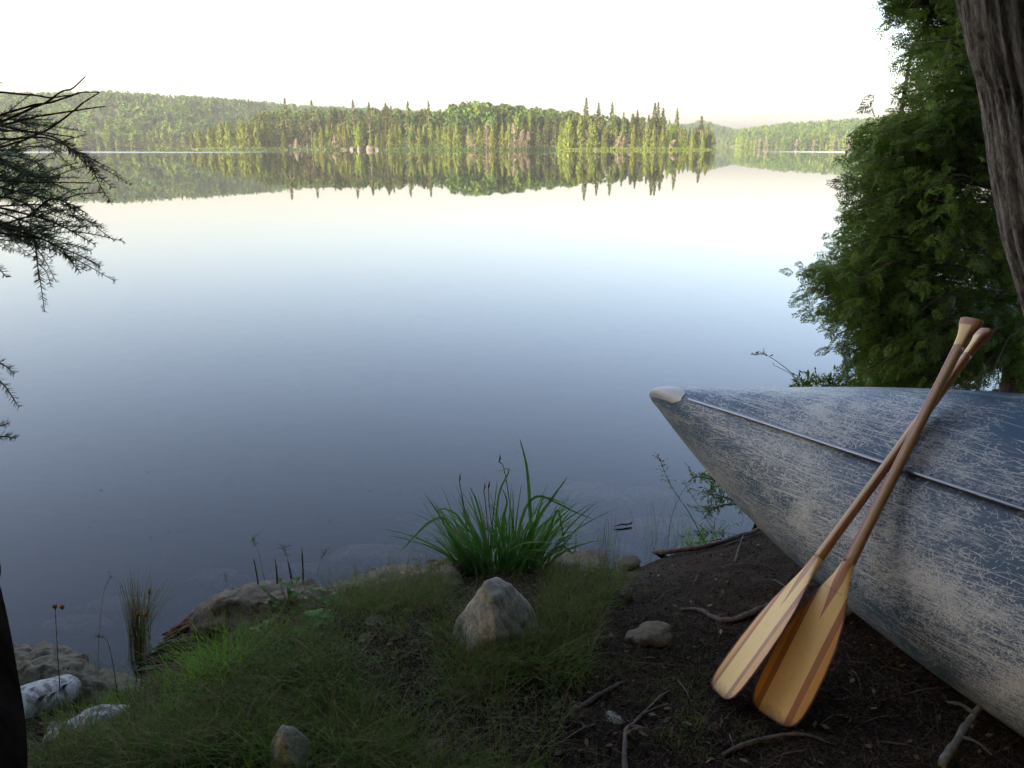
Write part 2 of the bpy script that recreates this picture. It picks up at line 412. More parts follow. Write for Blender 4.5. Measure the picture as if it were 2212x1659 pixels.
# paddle woods: UV = (lateral metres, distance from blade tip metres)
def wood(t, col_light):
    pass
def paddle_mat(name, part):
    t = NT(name); uv = t.new('ShaderNodeTexCoord').outputs['UV']
    sp = t.new('ShaderNodeSeparateXYZ'); t.put(sp.inputs[0], uv); u, s = sp.outputs[0], sp.outputs[1]
    gr = t.noise(t.coord('UV', (60, 2.2, 1)), 5, 4, .6, .6); g2 = t.noise(t.coord('UV', (8, 1.2, 1)), 3, 3, .5, .3)
    pale = t.mix(gr, (.64, .42, .135), (.78, .55, .215)); pale = t.mix(t.math('MULTIPLY', g2, .5), pale, (.66, .41, .12))
    oran = t.mix(gr, (.50, .23, .045), (.64, .34, .08))
    brn = t.mix(gr, (.24, .09, .028), (.42, .18, .06))
    red = t.mix(gr, (.20, .045, .030), (.30, .08, .05))
    au = t.math('ABSOLUTE', u)
    def lt(a, b): return t.math('LESS_THAN', a, b)
    if part == 'blade':
        col = t.mix(lt(au, .037), brn, pale)
        col = t.mix(t.math('GREATER_THAN', au, .053), col, oran)
        # spear of the shaft running into the blade
        w = t.math('MULTIPLY_ADD', t.math('SUBTRACT', s, .275), .115, 0.)
        spear = t.math('MULTIPLY', lt(au, t.math('MINIMUM', w, .0125)), t.math('GREATER_THAN', s, .275))
        col = t.mix(spear, col, t.mix(gr, (.30, .115, .045), (.40, .17, .07)))
    else:
        col = t.mix(lt(u, -.0045), t.mix(gr, (.36, .22, .085), (.46, .30, .13)), red)
        col = t.mix(t.math('GREATER_THAN', u, .011), col, brn)
        if part == 'grip':
            k = t.math('MULTIPLY', lt(u, .009), t.math('GREATER_THAN', s, 1.09))
            col = t.mix(k, col, pale)
            col = t.mix(t.math('GREATER_THAN', s, 1.175), col, brn)
    sc_ = t.noise(t.coord('UV', (90, 5, 1), (0, 0, .2)), 9, 4, .7, .5); sc2 = t.noise(t.coord('UV', (12, 12, 1)), 6, 4, .6)
    col = t.mix(t.math('MULTIPLY', t.ramp(sc_, [(.62, 0.), (.7, 1.)]), .35), col, (.30, .17, .07)); col = t.mix(t.ramp(sc2, [(.55, 0.), (.8, .35)]), col, (.34, .20, .08))
    if part == 'blade': col = t.mix(t.ramp(t.math('MULTIPLY_ADD', sc2, .05, s), [(.02, .75), (.055, 0.)]), col, (.10, .06, .035))
    t.setb(Base_Color=col, Roughness=t.math('MULTIPLY_ADD', sc2, .3, .28)); t.b.inputs['Coat Weight'].default_value = .25; t.b.inputs['Coat Roughness'].default_value = .2
    return t.m
for p in ('blade', 'shaft', 'grip'): M['pad_'+p] = paddle_mat('paddle_'+p, p)
t = NT('paddle_rim'); t.setb(Base_Color=(.12, .03, .022), Roughness=.4); M['rim'] = t.m
t = NT('lettering'); t.setb(Base_Color=(.05, .025, .012), Roughness=.6); M['ink'] = t.m
# birch bark
t = NT('birch_bark'); v = t.coord('UV', (1, 1, 1)); vo = t.coord('Object')
n = t.noise(t.coord('Object', (2.2, 1, 1), (0, 0, .6)), 34, 4, .6, .15); n2 = t.noise(vo, 22, 5, .65, .2); n3 = t.noise(vo, 160, 4, .6)
col = t.ramp(n, [(.30, (.02, .018, .018)), (.38, (.15, .14, .13)), (.50, (.36, .35, .33))])
col = t.mix(t.ramp(n2, [(.46, 0.), (.58, .85)]), col, (.12, .10, .085))
t.setb(Base_Color=col, Roughness=.8, Normal=t.bump(t.math('ADD', n, t.math('MULTIPLY', n3, .8)), .4, .002)); M['birch'] = t.m

# ------------------------------------------------------------------ light & sky
SUN_EL, SUN_AZ = 21.0, -130.0     # azimuth measured from +Y (view direction) towards +X; sun is to the left and behind
w = bpy.data.worlds.new('World'); SC.world = w; w.use_nodes = True
sky = w.node_tree.nodes.new('ShaderNodeTexSky'); sky.sky_type = 'NISHITA'; sky.sun_disc = False
sky.sun_elevation = R(SUN_EL); sky.sun_rotation = R(SUN_AZ)
sky.air_density = 1.0; sky.dust_density = 4.0; sky.ozone_density = 1.0
bg = w.node_tree.nodes['Background']; bg.inputs[1].default_value = .15
wm = w.node_tree.nodes.new('ShaderNodeMix'); wm.data_type = 'RGBA'; wm.blend_type = 'MULTIPLY'; wm.inputs[0].default_value = 1
w.node_tree.links.new(sky.outputs[0], wm.inputs[6]); wm.inputs[7].default_value = (1.075, .983, .965, 1)   # warm white balance multiplied into the sky colour: a less blue sky
w.node_tree.links.new(wm.outputs[2], bg.inputs[0])
sd = bpy.data.lights.new('sun', 'SUN'); sd.energy = 3.1; sd.angle = R(.6); sd.color = (1, .86, .60)
so = bpy.data.objects.new('sun', sd); COL.objects.link(so)
sdir = Vector((math.sin(R(SUN_AZ))*math.cos(R(SUN_EL)), math.cos(R(SUN_AZ))*math.cos(R(SUN_EL)), math.sin(R(SUN_EL))))
so.rotation_euler = sdir.to_track_quat('Z', 'Y').to_euler(); so.location = (-20, -20, 30)
SC.view_settings.view_transform = 'Standard'; SC.view_settings.look = 'None'
SC.view_settings.exposure = 2.3; SC.view_settings.gamma = 1
SC.render.engine = 'CYCLES'
SC.cycles.max_bounces = 8; SC.cycles.transparent_max_bounces = 12; SC.cycles.volume_bounces = 0

# ------------------------------------------------------------------ near shore terrain
sl = [(0, 1395), (60, 1402), (150, 1412), (250, 1466), (300, 1440), (370, 1385), (410, 1335), (450, 1295), (560, 1268), (690, 1262), (760, 1240), (850, 1225), (960, 1212), (1080, 1200), (1210, 1190), (1290, 1200), (1345, 1228), (1400, 1203), (1500, 1172), (1640, 1130)]
SH = [tuple(at_z(x, y, WATER)[:2]) for x, y in sl]
SH = [(-60, 25), (-12, 6.0), (-5, 3.6), (-3.0, 2.95)] + SH + [(1.55, 3.85), (2.0, 4.5), (2.9, 5.3), (5, 6.6), (14, 10), (60, 30)]
SH = np.array(SH)
def shore_dist(x, y):
    x = np.asarray(x, float); y = np.asarray(y, float)
    best = np.full(x.shape, 1e9)
    for a, b in zip(SH[:-1], SH[1:]):
        d = b-a; t_ = np.clip(((x-a[0])*d[0]+(y-a[1])*d[1])/(d@d), 0, 1)
        best = np.minimum(best, np.hypot(x-a[0]-t_*d[0], y-a[1]-t_*d[1]))
    ys = np.interp(x, SH[:, 0], SH[:, 1])
    return np.where(y < ys, best, -best)
def gh(x, y):
    x = np.asarray(x, float); y = np.asarray(y, float)
    s = shore_dist(x, y); far = np.clip(1-np.hypot(x, y)/12, 0, 1)
    nz = fbm2(x*1.5, y*1.5, 4, 3)*.05*(.3+.7*far) + fbm2(x*9, y*9, 3, 5)*.014*far
    t_ = np.clip(s/1.0, 0, 1); up = WATER - .02 + (-WATER+.02)*(1-(1-t_)**1.3)
    dn = WATER - .02 + np.maximum(s*.42, -1.9)
    return np.where(s > 0, up + nz*np.clip(s/.3, .15, 1) + np.clip(s-3, 0, 40)*.05, dn + nz*.35*np.clip(-s/.3, 0, 1))
def gat(x, y):
    d = ray(x, y); o = np.array([0, 0, CAMH])
    ts = np.linspace(.8, 9, 500); P = o + d*ts[:, None]; g = gh(P[:, 0], P[:, 1])
    i = np.argmax(P[:, 2] < g); 
    return np.array([P[i, 0], P[i, 1], g[i]])

def grid_mesh(name, xs, ys, hf, mat):
    X, Y = np.meshgrid(xs, ys); Z = hf(X, Y); V = np.stack([X, Y, Z], -1).reshape(-1, 3)
    n, m = X.shape; i = np.arange(n-1)[:, None]; j = np.arange(m-1)[None]
    Fq = np.stack([i*m+j, i*m+j+1, (i+1)*m+j+1, (i+1)*m+j], -1).reshape(-1, 4)
    return mesh(name, V, Fq, mat)
xs = np.concatenate([np.linspace(-60, -4, 40)[:-1], np.linspace(-4, 4, 330), np.linspace(4, 60, 40)[1:]])
ys = np.concatenate([np.linspace(-60, 0.5, 40)[:-1], np.linspace(.5, 6, 230), np.linspace(6, 40, 30)[1:]])
tag(link('ground', grid_mesh('ground', xs, ys, gh, M['ground'])), kind='structure')
# broad lake bed and water
V = [(-3000, -3000, -2.4), (3000, -3000, -2.4), (3000, 4000, -2.4), (-3000, 4000, -2.4)]
tag(link('lake_bed', mesh('lake_bed', V, [(0, 1, 2, 3)], M['bed'], smooth=False)), kind='structure')
V = [(-3000, 1, WATER), (3000, 1, WATER), (3000, 4000, WATER), (-3000, 4000, WATER)]
tag(link('water', mesh('water', V, [(0, 1, 2, 3)], M['water'], smooth=False)), kind='structure')

# ------------------------------------------------------------------ canoe (upside down, rolled on its side)
CX = [0.4403, 3.1248, 0.4973, -1.0691, 0.0453, 0.8916, 0.3275, 1.3847, 2.7518, 2.3215, 0.4917, 0.3671, 0.1138, 0.4877]
x0, y0, z0, yaw, pit, rol, us, ne, nm, be, de, dm, gt, B0 = CX
ax_a = np.array([math.cos(yaw)*math.cos(pit), math.sin(yaw)*math.cos(pit), math.sin(pit)])
ax_l = np.array([-math.sin(yaw), math.cos(yaw), 0.]); ax_u = np.cross(ax_a, ax_l)
l2 = ax_l*math.cos(rol)+ax_u*math.sin(rol); u2 = ax_u*math.cos(rol)-ax_l*math.sin(rol)
CO = np.array([x0, y0, z0])
L2 = 2.6
def hull_pts(U, PH, off=0.0):
    """local (u, v, w) for station U and girth angle PH in [-pi/2, pi/2] (negative = near side)"""
    U = np.asarray(U, float)
    q = np.where(U > L2, 2-U/L2, U/L2); q = np.clip(q, 0, 1)
    Um = np.minimum(U, 2*L2-U)
    B = B0*(1-(1-q)**be)**.9
    wk = np.where(Um < us, -de*.75*(1-np.sqrt(np.clip(1-((us-Um)/us)**2, 0, 1))), 0)
    wg = -(dm+(de-dm)*(1-q)**2.5); n = nm+(ne-nm)*(1-q)**2
    a = np.abs(PH); sn, cs = np.sin(a), np.cos(a)
    e = (2/n)[:, None]; v = B[:, None]*sn[None]**e; h = 1-cs[None]**e
    v = v*(1-gt*np.clip(h-.6, 0, 1)**2*2)
    w = wk[:, None]+(wg-wk)[:, None]*h
    v = v*np.sign(PH)[None]
    return np.stack([np.broadcast_to(U[:, None], v.shape), v, w], -1)
def c2w(P): return CO + P[..., 0:1]*ax_a + P[..., 1:2]*l2 + P[..., 2:3]*u2
def hull_surface(U, PH, off):
    P = hull_pts(U, PH); W_ = c2w(P)
    du = np.gradient(W_, axis=0); dv = np.gradient(W_, axis=1)
    N = unit(np.cross(du, dv))
    c = c2w(np.stack([P[..., 0], 0*P[..., 1], 0*P[..., 2]-.25], -1))
    sgn = np.sign(((W_-c)*N).sum(-1)); sgn[sgn == 0] = 1
    return W_ + N*sgn[..., None]*off, N*sgn[..., None], P
def gridF(n, m):
    i = np.arange(n-1)[:, None]; j = np.arange(m-1)[None]
    return np.stack([i*m+j, i*m+j+1, (i+1)*m+j+1, (i+1)*m+j], -1).reshape(-1, 4)
half = np.concatenate([(np.linspace(0, 1, 40)**2)*.55+.0015, np.linspace(.57, 2.6, 70)])
US = np.concatenate([half, 2*L2-half[::-1][1:]])
PHS = np.linspace(-PI/2, PI/2, 97)
canoe = empty('canoe', tuple(c2w(np.array([[1.0, -.4, -.4]]))[0]), 'blue scratched metal canoe lying upside down and tilted on the bank', 'canoe')
org = np.array(canoe.location)
W_, N_, P_ = hull_surface(US, PHS, 0)
gl_ = np.concatenate([np.zeros((len(US), 1)), np.cumsum(np.linalg.norm(np.diff(W_, axis=1), axis=2), 1)], 1)
gl_ = gl_ - gl_[:, 48:49]
UVc = np.stack([P_[..., 0], gl_], -1).reshape(-1, 2)
me = mesh('hull', W_.reshape(-1, 3)-org, gridF(*W_.shape[:2]), M['canoe'], uv=UVc)
hull = link('hull', me, canoe)
so_ = hull.modifiers.new('s', 'SOLIDIFY'); so_.thickness = .004; so_.offset = -1 
# dents: none; stem cap (metal), keel strip with flanges and rivets
def hull_patch(name, U, phs, off, mat, parent=canoe, thick=.003):
    A, N, P = hull_surface(U, phs, off); V = A.reshape(-1, 3)-org
    me = mesh(name, V, gridF(*A.shape[:2]), mat); o = link(name, me, parent)
    s = o.modifiers.new('s', 'SOLIDIFY'); s.thickness = thick; s.offset = -1
    return o
capU = np.linspace(.0015, .30, 40)
def strip_on_hull(name, U, halfw_fn, off, mat, k=9, thick=.003):
    """strip centred on the keel with half width in metres of girth"""
    A, N, P = hull_surface(US, PHS, off)
    rows = []
    for u in U:
        i = np.searchsorted(US, u); i = min(max(i, 1), len(US)-1); f = (u-US[i-1])/(US[i]-US[i-1])
        row = A[i-1]*(1-f)+A[i]*f; g = gl_[i-1]*(1-f)+gl_[i]*f; hw = halfw_fn(u)
        q = np.linspace(-hw, hw, k); rows.append(np.stack([np.interp(q, g, row[:, c]) for c in range(3)], -1))
    rows = np.array(rows); me = mesh(name, rows.reshape(-1, 3)-org, gridF(*rows.shape[:2]), mat)
    o = link(name, me, canoe); s = o.modifiers.new('s', 'SOLIDIFY'); s.thickness = thick; s.offset = 0
    return o, rows
strip_on_hull('stem_cap', np.concatenate([[.002, .004, .008], np.linspace(.012, .395, 50)]), lambda u: .034 if u < .35 else .034-.020*(u-.35)/.045, .0040, M['alu'], 13, .003)
o_fl, rows = strip_on_hull('keel_flange', np.linspace(.40, 4.8, 200), lambda u: .036 if u > .6 else .020+.016*(u-.40)/.2, .0030, M['keel_flange'], 5, .002)
# T-bar of the keel
kU = np.linspace(.42, 4.8, 160); Kp = hull_pts(kU, np.array([0., 0.0001]))[:, 0]
hgt = np.clip((kU-.42)/.3, 0, 1)*.012+.004
bar = []
for (dv, dh) in ((-.0038, 0), (-.0038, 1), (-.0055, 1.0), (-.0055, 1.25), (.0055, 1.25), (.0055, 1.0), (.0038, 1), (.0038, 0)):
    P = Kp.copy(); P[:, 1] += dv; P[:, 2] += hgt*dh; bar.append(c2w(P))
bar = np.stack(bar, 1); link('keel_bar', mesh('keel_bar', bar.reshape(-1, 3)-org, gridF(*bar.shape[:2]), M['keel_metal'], smooth=False), canoe)
for side in (-1, 1):
    for q_, u in enumerate(np.arange(.46, 4.6, .034)):
        i = int(np.searchsorted(US, u)); g = gl_[i]; q = side*(.026 if u > .6 else .014+.012*(u-.40)/.2)
        p = np.array([np.interp(q, g, W_[i][:, c]) for c in range(3)]); nn = unit(np.array([np.interp(q, g, N_[i][:, c]) for c in range(3)]))
        p = p + ax_a*(u-US[i])
        if q_ == 0: mbs = MB()
        if q_ < 50:
            V_, F_ = tube([p+nn*.002, p+nn*.0044, p+nn*.0056], [.0036, .0030, .0012], 6); link('rivet', mesh('rivet', V_-p, F_, M['keel_metal']), o_fl, tuple(p-org))
        else: mbs.add(*tube([p+nn*.002, p+nn*.0044, p+nn*.0056], [.0036, .0030, .0012], 6))
    tag(link('rivets', mbs.build('rivets', M['keel_metal'], org=org), o_fl), kind='stuff')
for side, nmx in ((0, 'gunwale'), (-1, 'gunwale')):
    line = W_[2:-2, side]
    link(nmx, mesh(nmx, *[a if k else a-org for k, a in enumerate(tube(line[::2], .011, 8))], M['alu']), canoe)

# ------------------------------------------------------------------ paddles
def make_paddle(tipP, gripP, psi, label, letters=False, Wmax=.080):
    a = gripP-tipP; Lg = np.linalg.norm(a); a /= Lg
    mid = tipP+a*.3; c = unit(np.array([0, 0, CAMH])-mid)
    l0 = unit(np.cross(a, c)); 
    if l0[0] < 0: l0 = -l0
    # rotate lateral axis about a so that its right side comes towards the camera
    nrm = unit(np.cross(l0, a)); 
    if nrm @ c < 0: nrm = -nrm
    lat = l0*math.cos(psi)+nrm*math.sin(psi); nn = unit(np.cross(lat, a)); 
    if nn @ c < 0: nn = -nn
    root = empty('canoe_paddle', tuple(tipP), label, 'paddle', 'wooden paddles leaning on the canoe')
    LB = .445
    def hw(s):
        t_ = s/LB
        w_ = np.interp(t_, [0, .004, .02, .05, .10, .2, .35, .5, .65, .8, .9, 1.0], [.48, .60, .76, .88, .96, 1, .99, .93, .78, .52, .33, .21])
        return Wmax*w_
    def loft(name, S, hwf, htf, mat, rim=None, k=24):
        rows, uvs = [], []
        for s in S:
            h, q = hwf(s), htf(s); th = np.linspace(0, 2*PI, k, endpoint=False)
            cu, cv_ = np.cos(th), np.sin(th)
            u_ = h*np.sign(cu)*np.abs(cu)**.9; v_ = q*np.sign(cv_)*np.abs(cv_)**.9
            rows.append(a*s+lat*u_[:, None]+nn*v_[:, None]); uvs.append(np.stack([u_, np.full(k, s+(1.2-Lg if name == 'grip' else 0))], -1))
        rows = np.array(rows); uvs = np.array(uvs); n = len(S)
        c0 = rows[0].mean(0)+(rows[0]-rows[0].mean(0))*.01; c1 = rows[-1].mean(0)+(rows[-1]-rows[-1].mean(0))*.01
        rows = np.concatenate([[c0], rows, [c1]]); uvs = np.concatenate([uvs[:1], uvs, uvs[-1:]]); n += 2
        i = np.arange(n-1)[:, None]; j = np.arange(k)[None]
        Fq = np.stack([i*k+j, i*k+(j+1) % k, (i+1)*k+(j+1) % k, (i+1)*k+j], -1).reshape(-1, 4)
        return link(name, mesh(name, rows.reshape(-1, 3), Fq, mat, uv=uvs.reshape(-1, 2)), root)
    S = np.concatenate([np.linspace(0, .03, 10), np.linspace(.035, LB, 50)])
    def ht(s): return np.interp(s, [0, .01, .1, .3, .4, LB], [.0022, .0035, .0045, .006, .009, .0135])
    # blade as flat-ish body: use many points, thin edge
    loft('blade', S, hw, ht, M['pad_blade'], k=40)
    # rim: dark edge strip around the blade
    E = []
    for s in S[:48]: E.append(a*s+lat*hw(s))
    E2 = [a*s-lat*hw(s) for s in S[:48]][::-1]
    endc = [a*(-.0012)+lat*(hw(0)*q) for q in (-1, -.5, 0, .5, 1)]
    path = np.array(E2+endc+E)
    link('blade_edge', mesh('blade_edge', *tube(path, .0026, 8), M['rim']), root)
    S2 = np.linspace(LB-.004, Lg-.09, 40)
    loft('shaft', S2, lambda s: np.interp(s, [LB, LB+.1, Lg-.2, Lg-.09], [.0165, .0145, .0135, .0145]), lambda s: np.interp(s, [LB, LB+.1, Lg-.09], [.0133, .0125, .012]), M['pad_shaft'])
    S3 = np.concatenate([np.linspace(Lg-.092, Lg-.012, 22), Lg-.012+np.array([.003, .006, .009, .011, .012])])
    loft('grip', S3, lambda s: np.interp(s, [Lg-.092, Lg-.06, Lg-.035, Lg-.02, Lg-.006, Lg-.002, Lg], [.0145, .017, .023, .0295, .031, .027, .014]),
         lambda s: np.interp(s, [Lg-.092, Lg-.05, Lg-.02, Lg-.006, Lg-.002, Lg], [.012, .0115, .013, .0145, .012, .006]), M['pad_grip'])
    if letters:
        mbx = MB(); r2_ = random.Random(3); x = -.026
        while x < .022:
            wd = r2_.uniform(.0022, .0042)
            for _ in range(3):
                c_ = a*(.36+r2_.uniform(-.002, .002)-x*.12)+lat*(x+r2_.uniform(0, wd))+nn*(ht(.36)+.0008)
                d1 = unit(a*r2_.uniform(-1, 1)+lat*r2_.uniform(-.5, .5))*r2_.uniform(.0014, .0026); d2 = unit(np.cross(d1, nn))*.0004
                V, Fq = quads(np.array([c_]), np.array([d1]), np.array([d2])); mbx.add(V, Fq)
            x += wd+.001
        link('lettering', mbx.build('lettering', M['ink'], smooth=False), root)
    return root
def gray(px, py, t_): return np.array([0, 0, CAMH])+ray(px/K, py/K)*t_
T1 = np.array([.666, 1.697, .03]); G1 = gray(973, 319, 2.195)
T2 = np.array([.552, 1.775, .03]); G2 = gray(986, 330, 2.215)
ax1 = unit(G1-T1); ax2 = unit(G2-T2); T1 = T1-ax1*.022; T2 = T2-ax2*.012
make_paddle(T1, G1, R(25), 'front wooden paddle with the wider, fully visible blade standing nearer the canoe', True, .0745)
make_paddle(T2, G2, R(61), 'wooden paddle with the narrow slanted blade, its shaft crossing behind the other')

# specks of pollen and leaf bits floating on the lake
n_ = 170; r9 = np.random.default_rng(77); yy_ = 3.3+9*r9.random(n_)**1.5; xx_ = r9.uniform(-.6, .55, n_)*yy_; C_ = np.stack([xx_, yy_, np.full(n_, WATER+.003)], -1); C_ = C_[shore_dist(xx_, yy_) < -.1]
a_ = unit(r9.normal(size=(len(C_), 3))*[1, 1, 0]); b_ = np.cross(a_, [0, 0, 1.]); s_ = r9.uniform(.002, .008, (len(C_), 1)); V_, F_ = quads(C_, a_*s_, b_*s_*.5)
tag(link('floating_specks', mesh('floating_specks', V_, F_, M['stick'], smooth=False)), kind='stuff')
# ------------------------------------------------------------------ rocks
def ico(sub):
    import bmesh
    bm = bmesh.new(); bmesh.ops.create_icosphere(bm, subdivisions=sub, radius=1)
    V = np.array([v.co[:] for v in bm.verts]); Fs = [[v.index for v in f.verts] for f in bm.faces]; bm.free(); return V, Fs
ICO5, ICO3 = ico(5), ico(3)
def rock_shape(seed, dims, planes=9, rough=.06, icos=ICO5, custom=None, power=14):
    r_ = np.random.default_rng(seed); V, Fs = icos
    N = unit(r_.normal(size=(planes, 3))); D = r_.uniform(.72, 1.0, planes)
    if custom is not None:
        N = unit(np.array([c[:3] for c in custom], float)); D = np.array([c[3] for c in custom], float)
    dt = np.clip(V@N.T, 1e-3, None)/D
    r = 1/((dt**power).sum(1)+1e-9)**(1/power); r = np.minimum(r, 1.25)
    P = V*r[:, None]
    P = P*(1+rough*1.3*fbm(P*2.4+seed, 4, seed)+rough*.55*fbm(P*8+seed, 3, seed+9)-rough*1.1*np.clip(1-np.abs(fbm(P*np.array([2.2, 2.2, 4.5])+seed, 3, seed+5))*9, 0, 1))[:, None]
    return P*np.array(dims), Fs
def rock(name, label, x0, x1, ytop, ybase, mat, seed, depth=.8, sink=.25, group=None, planes=9, custom=None, rough=.06, rotz=0, zb=None, cat='rock', power=14, back=.55):
    b = gat((x0+x1)/2, ybase) if zb is None else at_z((x0+x1)/2, ybase, zb)
    dist = b[1]*CP-(b[2]-CAMH)*SP
    wdt = (x1-x0)/1720*dist; ry = wdt*depth/2
    cy = b[1]+ry*.75
    top = at_y((x0+x1)/2, ytop, cy+ry*back)[2]; h = max(top-b[2], .02)
    cz = top-h*(1-sink)*1.0*.62
    V, Fs = rock_shape(seed, (wdt/2, ry, (top-cz)), planes, rough, custom=custom, power=power)
    c, s = math.cos(rotz), math.sin(rotz); V = np.stack([V[:, 0]*c-V[:, 1]*s, V[:, 0]*s+V[:, 1]*c, V[:, 2]], -1)
    V[:, 2] += (V[:, 2] < 0)*V[:, 2]*.6
    o = link(name, mesh(name, V, Fs, mat), None, (b[0], cy, cz)); tag(o, label, cat, group); return o
G, GB = M['granite'], M['granite_brown']
# centre rock: a wedge with a sharp ridge, lit face left, shaded face right
b = gat(1080, 1425); dist = b[1]*CP-(b[2]-CAMH)*SP; px = dist/1720
cy = b[1]+.10
def lp(x, y, dy): 
    p = at_y(x, y, cy+dy); return p
ctr = at_y(1078, 1372, cy)
verts = [lp(1074, 1243, .04), lp(1048, 1258, -.02), lp(1110, 1262, .02), lp(983, 1345, .03), lp(976, 1385, -.02), lp(1000, 1432, -.10), lp(1040, 1425, -.12),
         lp(1072, 1372, -.135), lp(1064, 1290, -.075), lp(1168, 1345, .06), lp(1172, 1372, .0), lp(1120, 1402, -.08), lp(1090, 1300, -.01), lp(1140, 1300, .10), lp(1060, 1262, .17), lp(1000, 1330, .20), lp(1150, 1345, .22), lp(990, 1470, .0), lp(1160, 1470, .05), lp(1080, 1480, -.1)]
import bmesh
def hull_rock(name, label, verts, mat, seed, rough=.010, cuts=5, sm=2, cat='rock', group=None):
    bm = bmesh.new(); vs = [bm.verts.new(v) for v in verts]; bmesh.ops.convex_hull(bm, input=vs)
    loose = [v for v in bm.verts if not v.link_faces]
    bmesh.ops.delete(bm, geom=loose, context='VERTS')
    bmesh.ops.triangulate(bm, faces=bm.faces)
    for _ in range(cuts):
        es = [e for e in bm.edges if e.calc_length() > .012]
        if not es: break
        bmesh.ops.subdivide_edges(bm, edges=es, cuts=1, use_grid_fill=False); bmesh.ops.triangulate(bm, faces=bm.faces)
        if len(bm.faces) > 30000: break
    for _ in range(sm): bmesh.ops.smooth_vert(bm, verts=bm.verts, factor=.5, use_axis_x=True, use_axis_y=True, use_axis_z=True)
    bm.normal_update()
    P = np.array([v.co[:] for v in bm.verts]); N = np.array([v.normal[:] for v in bm.verts])
    P = P+N*(rough*fbm(P*14, 4, seed)+rough*.5*fbm(P*45, 3, seed+3)-rough*.9*np.clip(1-np.abs(fbm(P*np.array([9, 9, 4]), 3, seed+5))*7, 0, 1)*.7)[:, None]
    Fs = [[v.index for v in f.verts] for f in bm.faces]; bm.free()
    c = P.mean(0); o = link(name, mesh(name, P-c, Fs, mat), None, tuple(c)); tag(o, label, cat, group); return o
hull_rock('rock', 'pointed grey granite rock in front of the green sedge clump', verts, G, 4, cuts=7, sm=3)

def px_rock(name, label, xb, yb, pts, mat, seed, rough=.014, cuts=7, sm=4):
    b = gat(xb, yb); hull_rock(name, label, [at_y(x, y, b[1]+dy) for x, y, dy in pts], mat, seed, rough, cuts, sm)
px_rock('shore_rock', 'low flat grey rock slab along the water behind the grass', 830, 1290, [(692, 1272, .14), (730, 1252, .16), (790, 1234, .18), (850, 1222, .2), (915, 1213, .2), (965, 1206, .2), (1000, 1215, .16), (700, 1300, .0), (780, 1262, .02), (880, 1244, .02), (980, 1240, .02), (690, 1330, -.04), (850, 1310, -.08), (1000, 1290, -.04), (690, 1400, .0), (1000, 1400, .0), (1000, 1400, .2), (690, 1400, .2)], GB, 12, .018)
px_rock('boulder', 'long humped brown boulder at the water edge left of the sedge', 550, 1352, [(455, 1284, .13), (500, 1268, .13), (560, 1256, .13), (625, 1252, .13), (682, 1250, .12), (704, 1268, .08), (408, 1332, .04), (425, 1306, .07), (475, 1298, .0), (560, 1300, -.02), (655, 1296, -.02), (404, 1362, .0), (450, 1366, -.06), (560, 1358, -.08), (692, 1345, -.06), (430, 1420, .02), (690, 1420, .02), (690, 1400, .18), (440, 1400, .15), (705, 1300, .14)], GB, 11, .016)
px_rock('shore_rock', 'broad brown rock shelf at the lower left shoreline', 90, 1490, [(-60, 1392, .22), (40, 1388, .22), (85, 1384, .22), (135, 1394, .2), (168, 1408, .16), (186, 1428, .1), (180, 1452, .02), (120, 1440, .0), (40, 1440, .0), (-60, 1450, .0), (150, 1505, -.08), (60, 1530, -.12), (-60, 1530, -.12), (-60, 1620, .0), (190, 1600, .0), (190, 1560, .2), (-60, 1560, .25)], GB, 13, .024)
px_rock('shore_rock', 'brown rock ledge beside the rock shelf, left of the reed bundle', 260, 1500, [(165, 1424, .12), (200, 1440, .12), (262, 1448, .12), (310, 1462, .12), (345, 1480, .08), (300, 1490, .0), (200, 1470, .0), (160, 1470, .0), (330, 1520, -.06), (200, 1540, -.08), (150, 1530, -.05), (160, 1620, .0), (350, 1600, .0), (350, 1560, .14), (160, 1560, .16)], GB, 14, .020)
px_rock('rock', 'low grey brown rock half buried in the dark soil left of the paddles', 1400, 1392, [(1349, 1360, .03), (1382, 1353, .05), (1402, 1341, .06), (1432, 1341, .06), (1452, 1352, .04), (1456, 1374, .0), (1440, 1396, -.03), (1398, 1380, -.03), (1352, 1376, -.01), (1350, 1420, .0), (1450, 1425, .0), (1400, 1420, .08)], GB, 15, .010)
rock('rock', 'pointed grey rock standing in grass at the bottom edge', 572, 662, 1562, 1690, G, 16, .9, 0, rough=.05, custom=[(.8, -.3, .55, .62), (-.75, -.3, .5, .66), (0, -.9, .3, .7), (0, .9, .3, .8), (0, 0, 1, 1.05), (0, 0, -1, .9)])
rock('rock', 'flat mossy rock sunk in the grass near the bottom edge', 872, 1000, 1600, 1652, GB, 17, .8, .2, rough=.08)
rock('shore_rock', 'flat tan rock at the waterline right of the sedge', 1195, 1310, 1190, 1232, GB, 18, .8, .1, rough=.08, planes=7)
rock('pebble', 'small brown stone under the tip of the long stick', 1342, 1382, 1200, 1232, GB, 19, .9, .1, rough=.06)
rock('pebble', 'small brown stone on the dark soil right of the pointed rock', 1340, 1372, 1268, 1300, GB, 20, .9, .1, rough=.08)
rock('pebble', 'small brown stone in the grass left of the pointed rock', 780, 835, 1330, 1352, GB, 22, .9, .1, rough=.08)
rock('pebble', 'pale curled stone among roots in the lower soil', 1300, 1345, 1540, 1562, G, 23, .9, .1, rough=.1)
rock('pebble', 'dull stone in grass below the broad leaf plant', 775, 815, 1368, 1392, GB, 24, .9, .1, rough=.1)
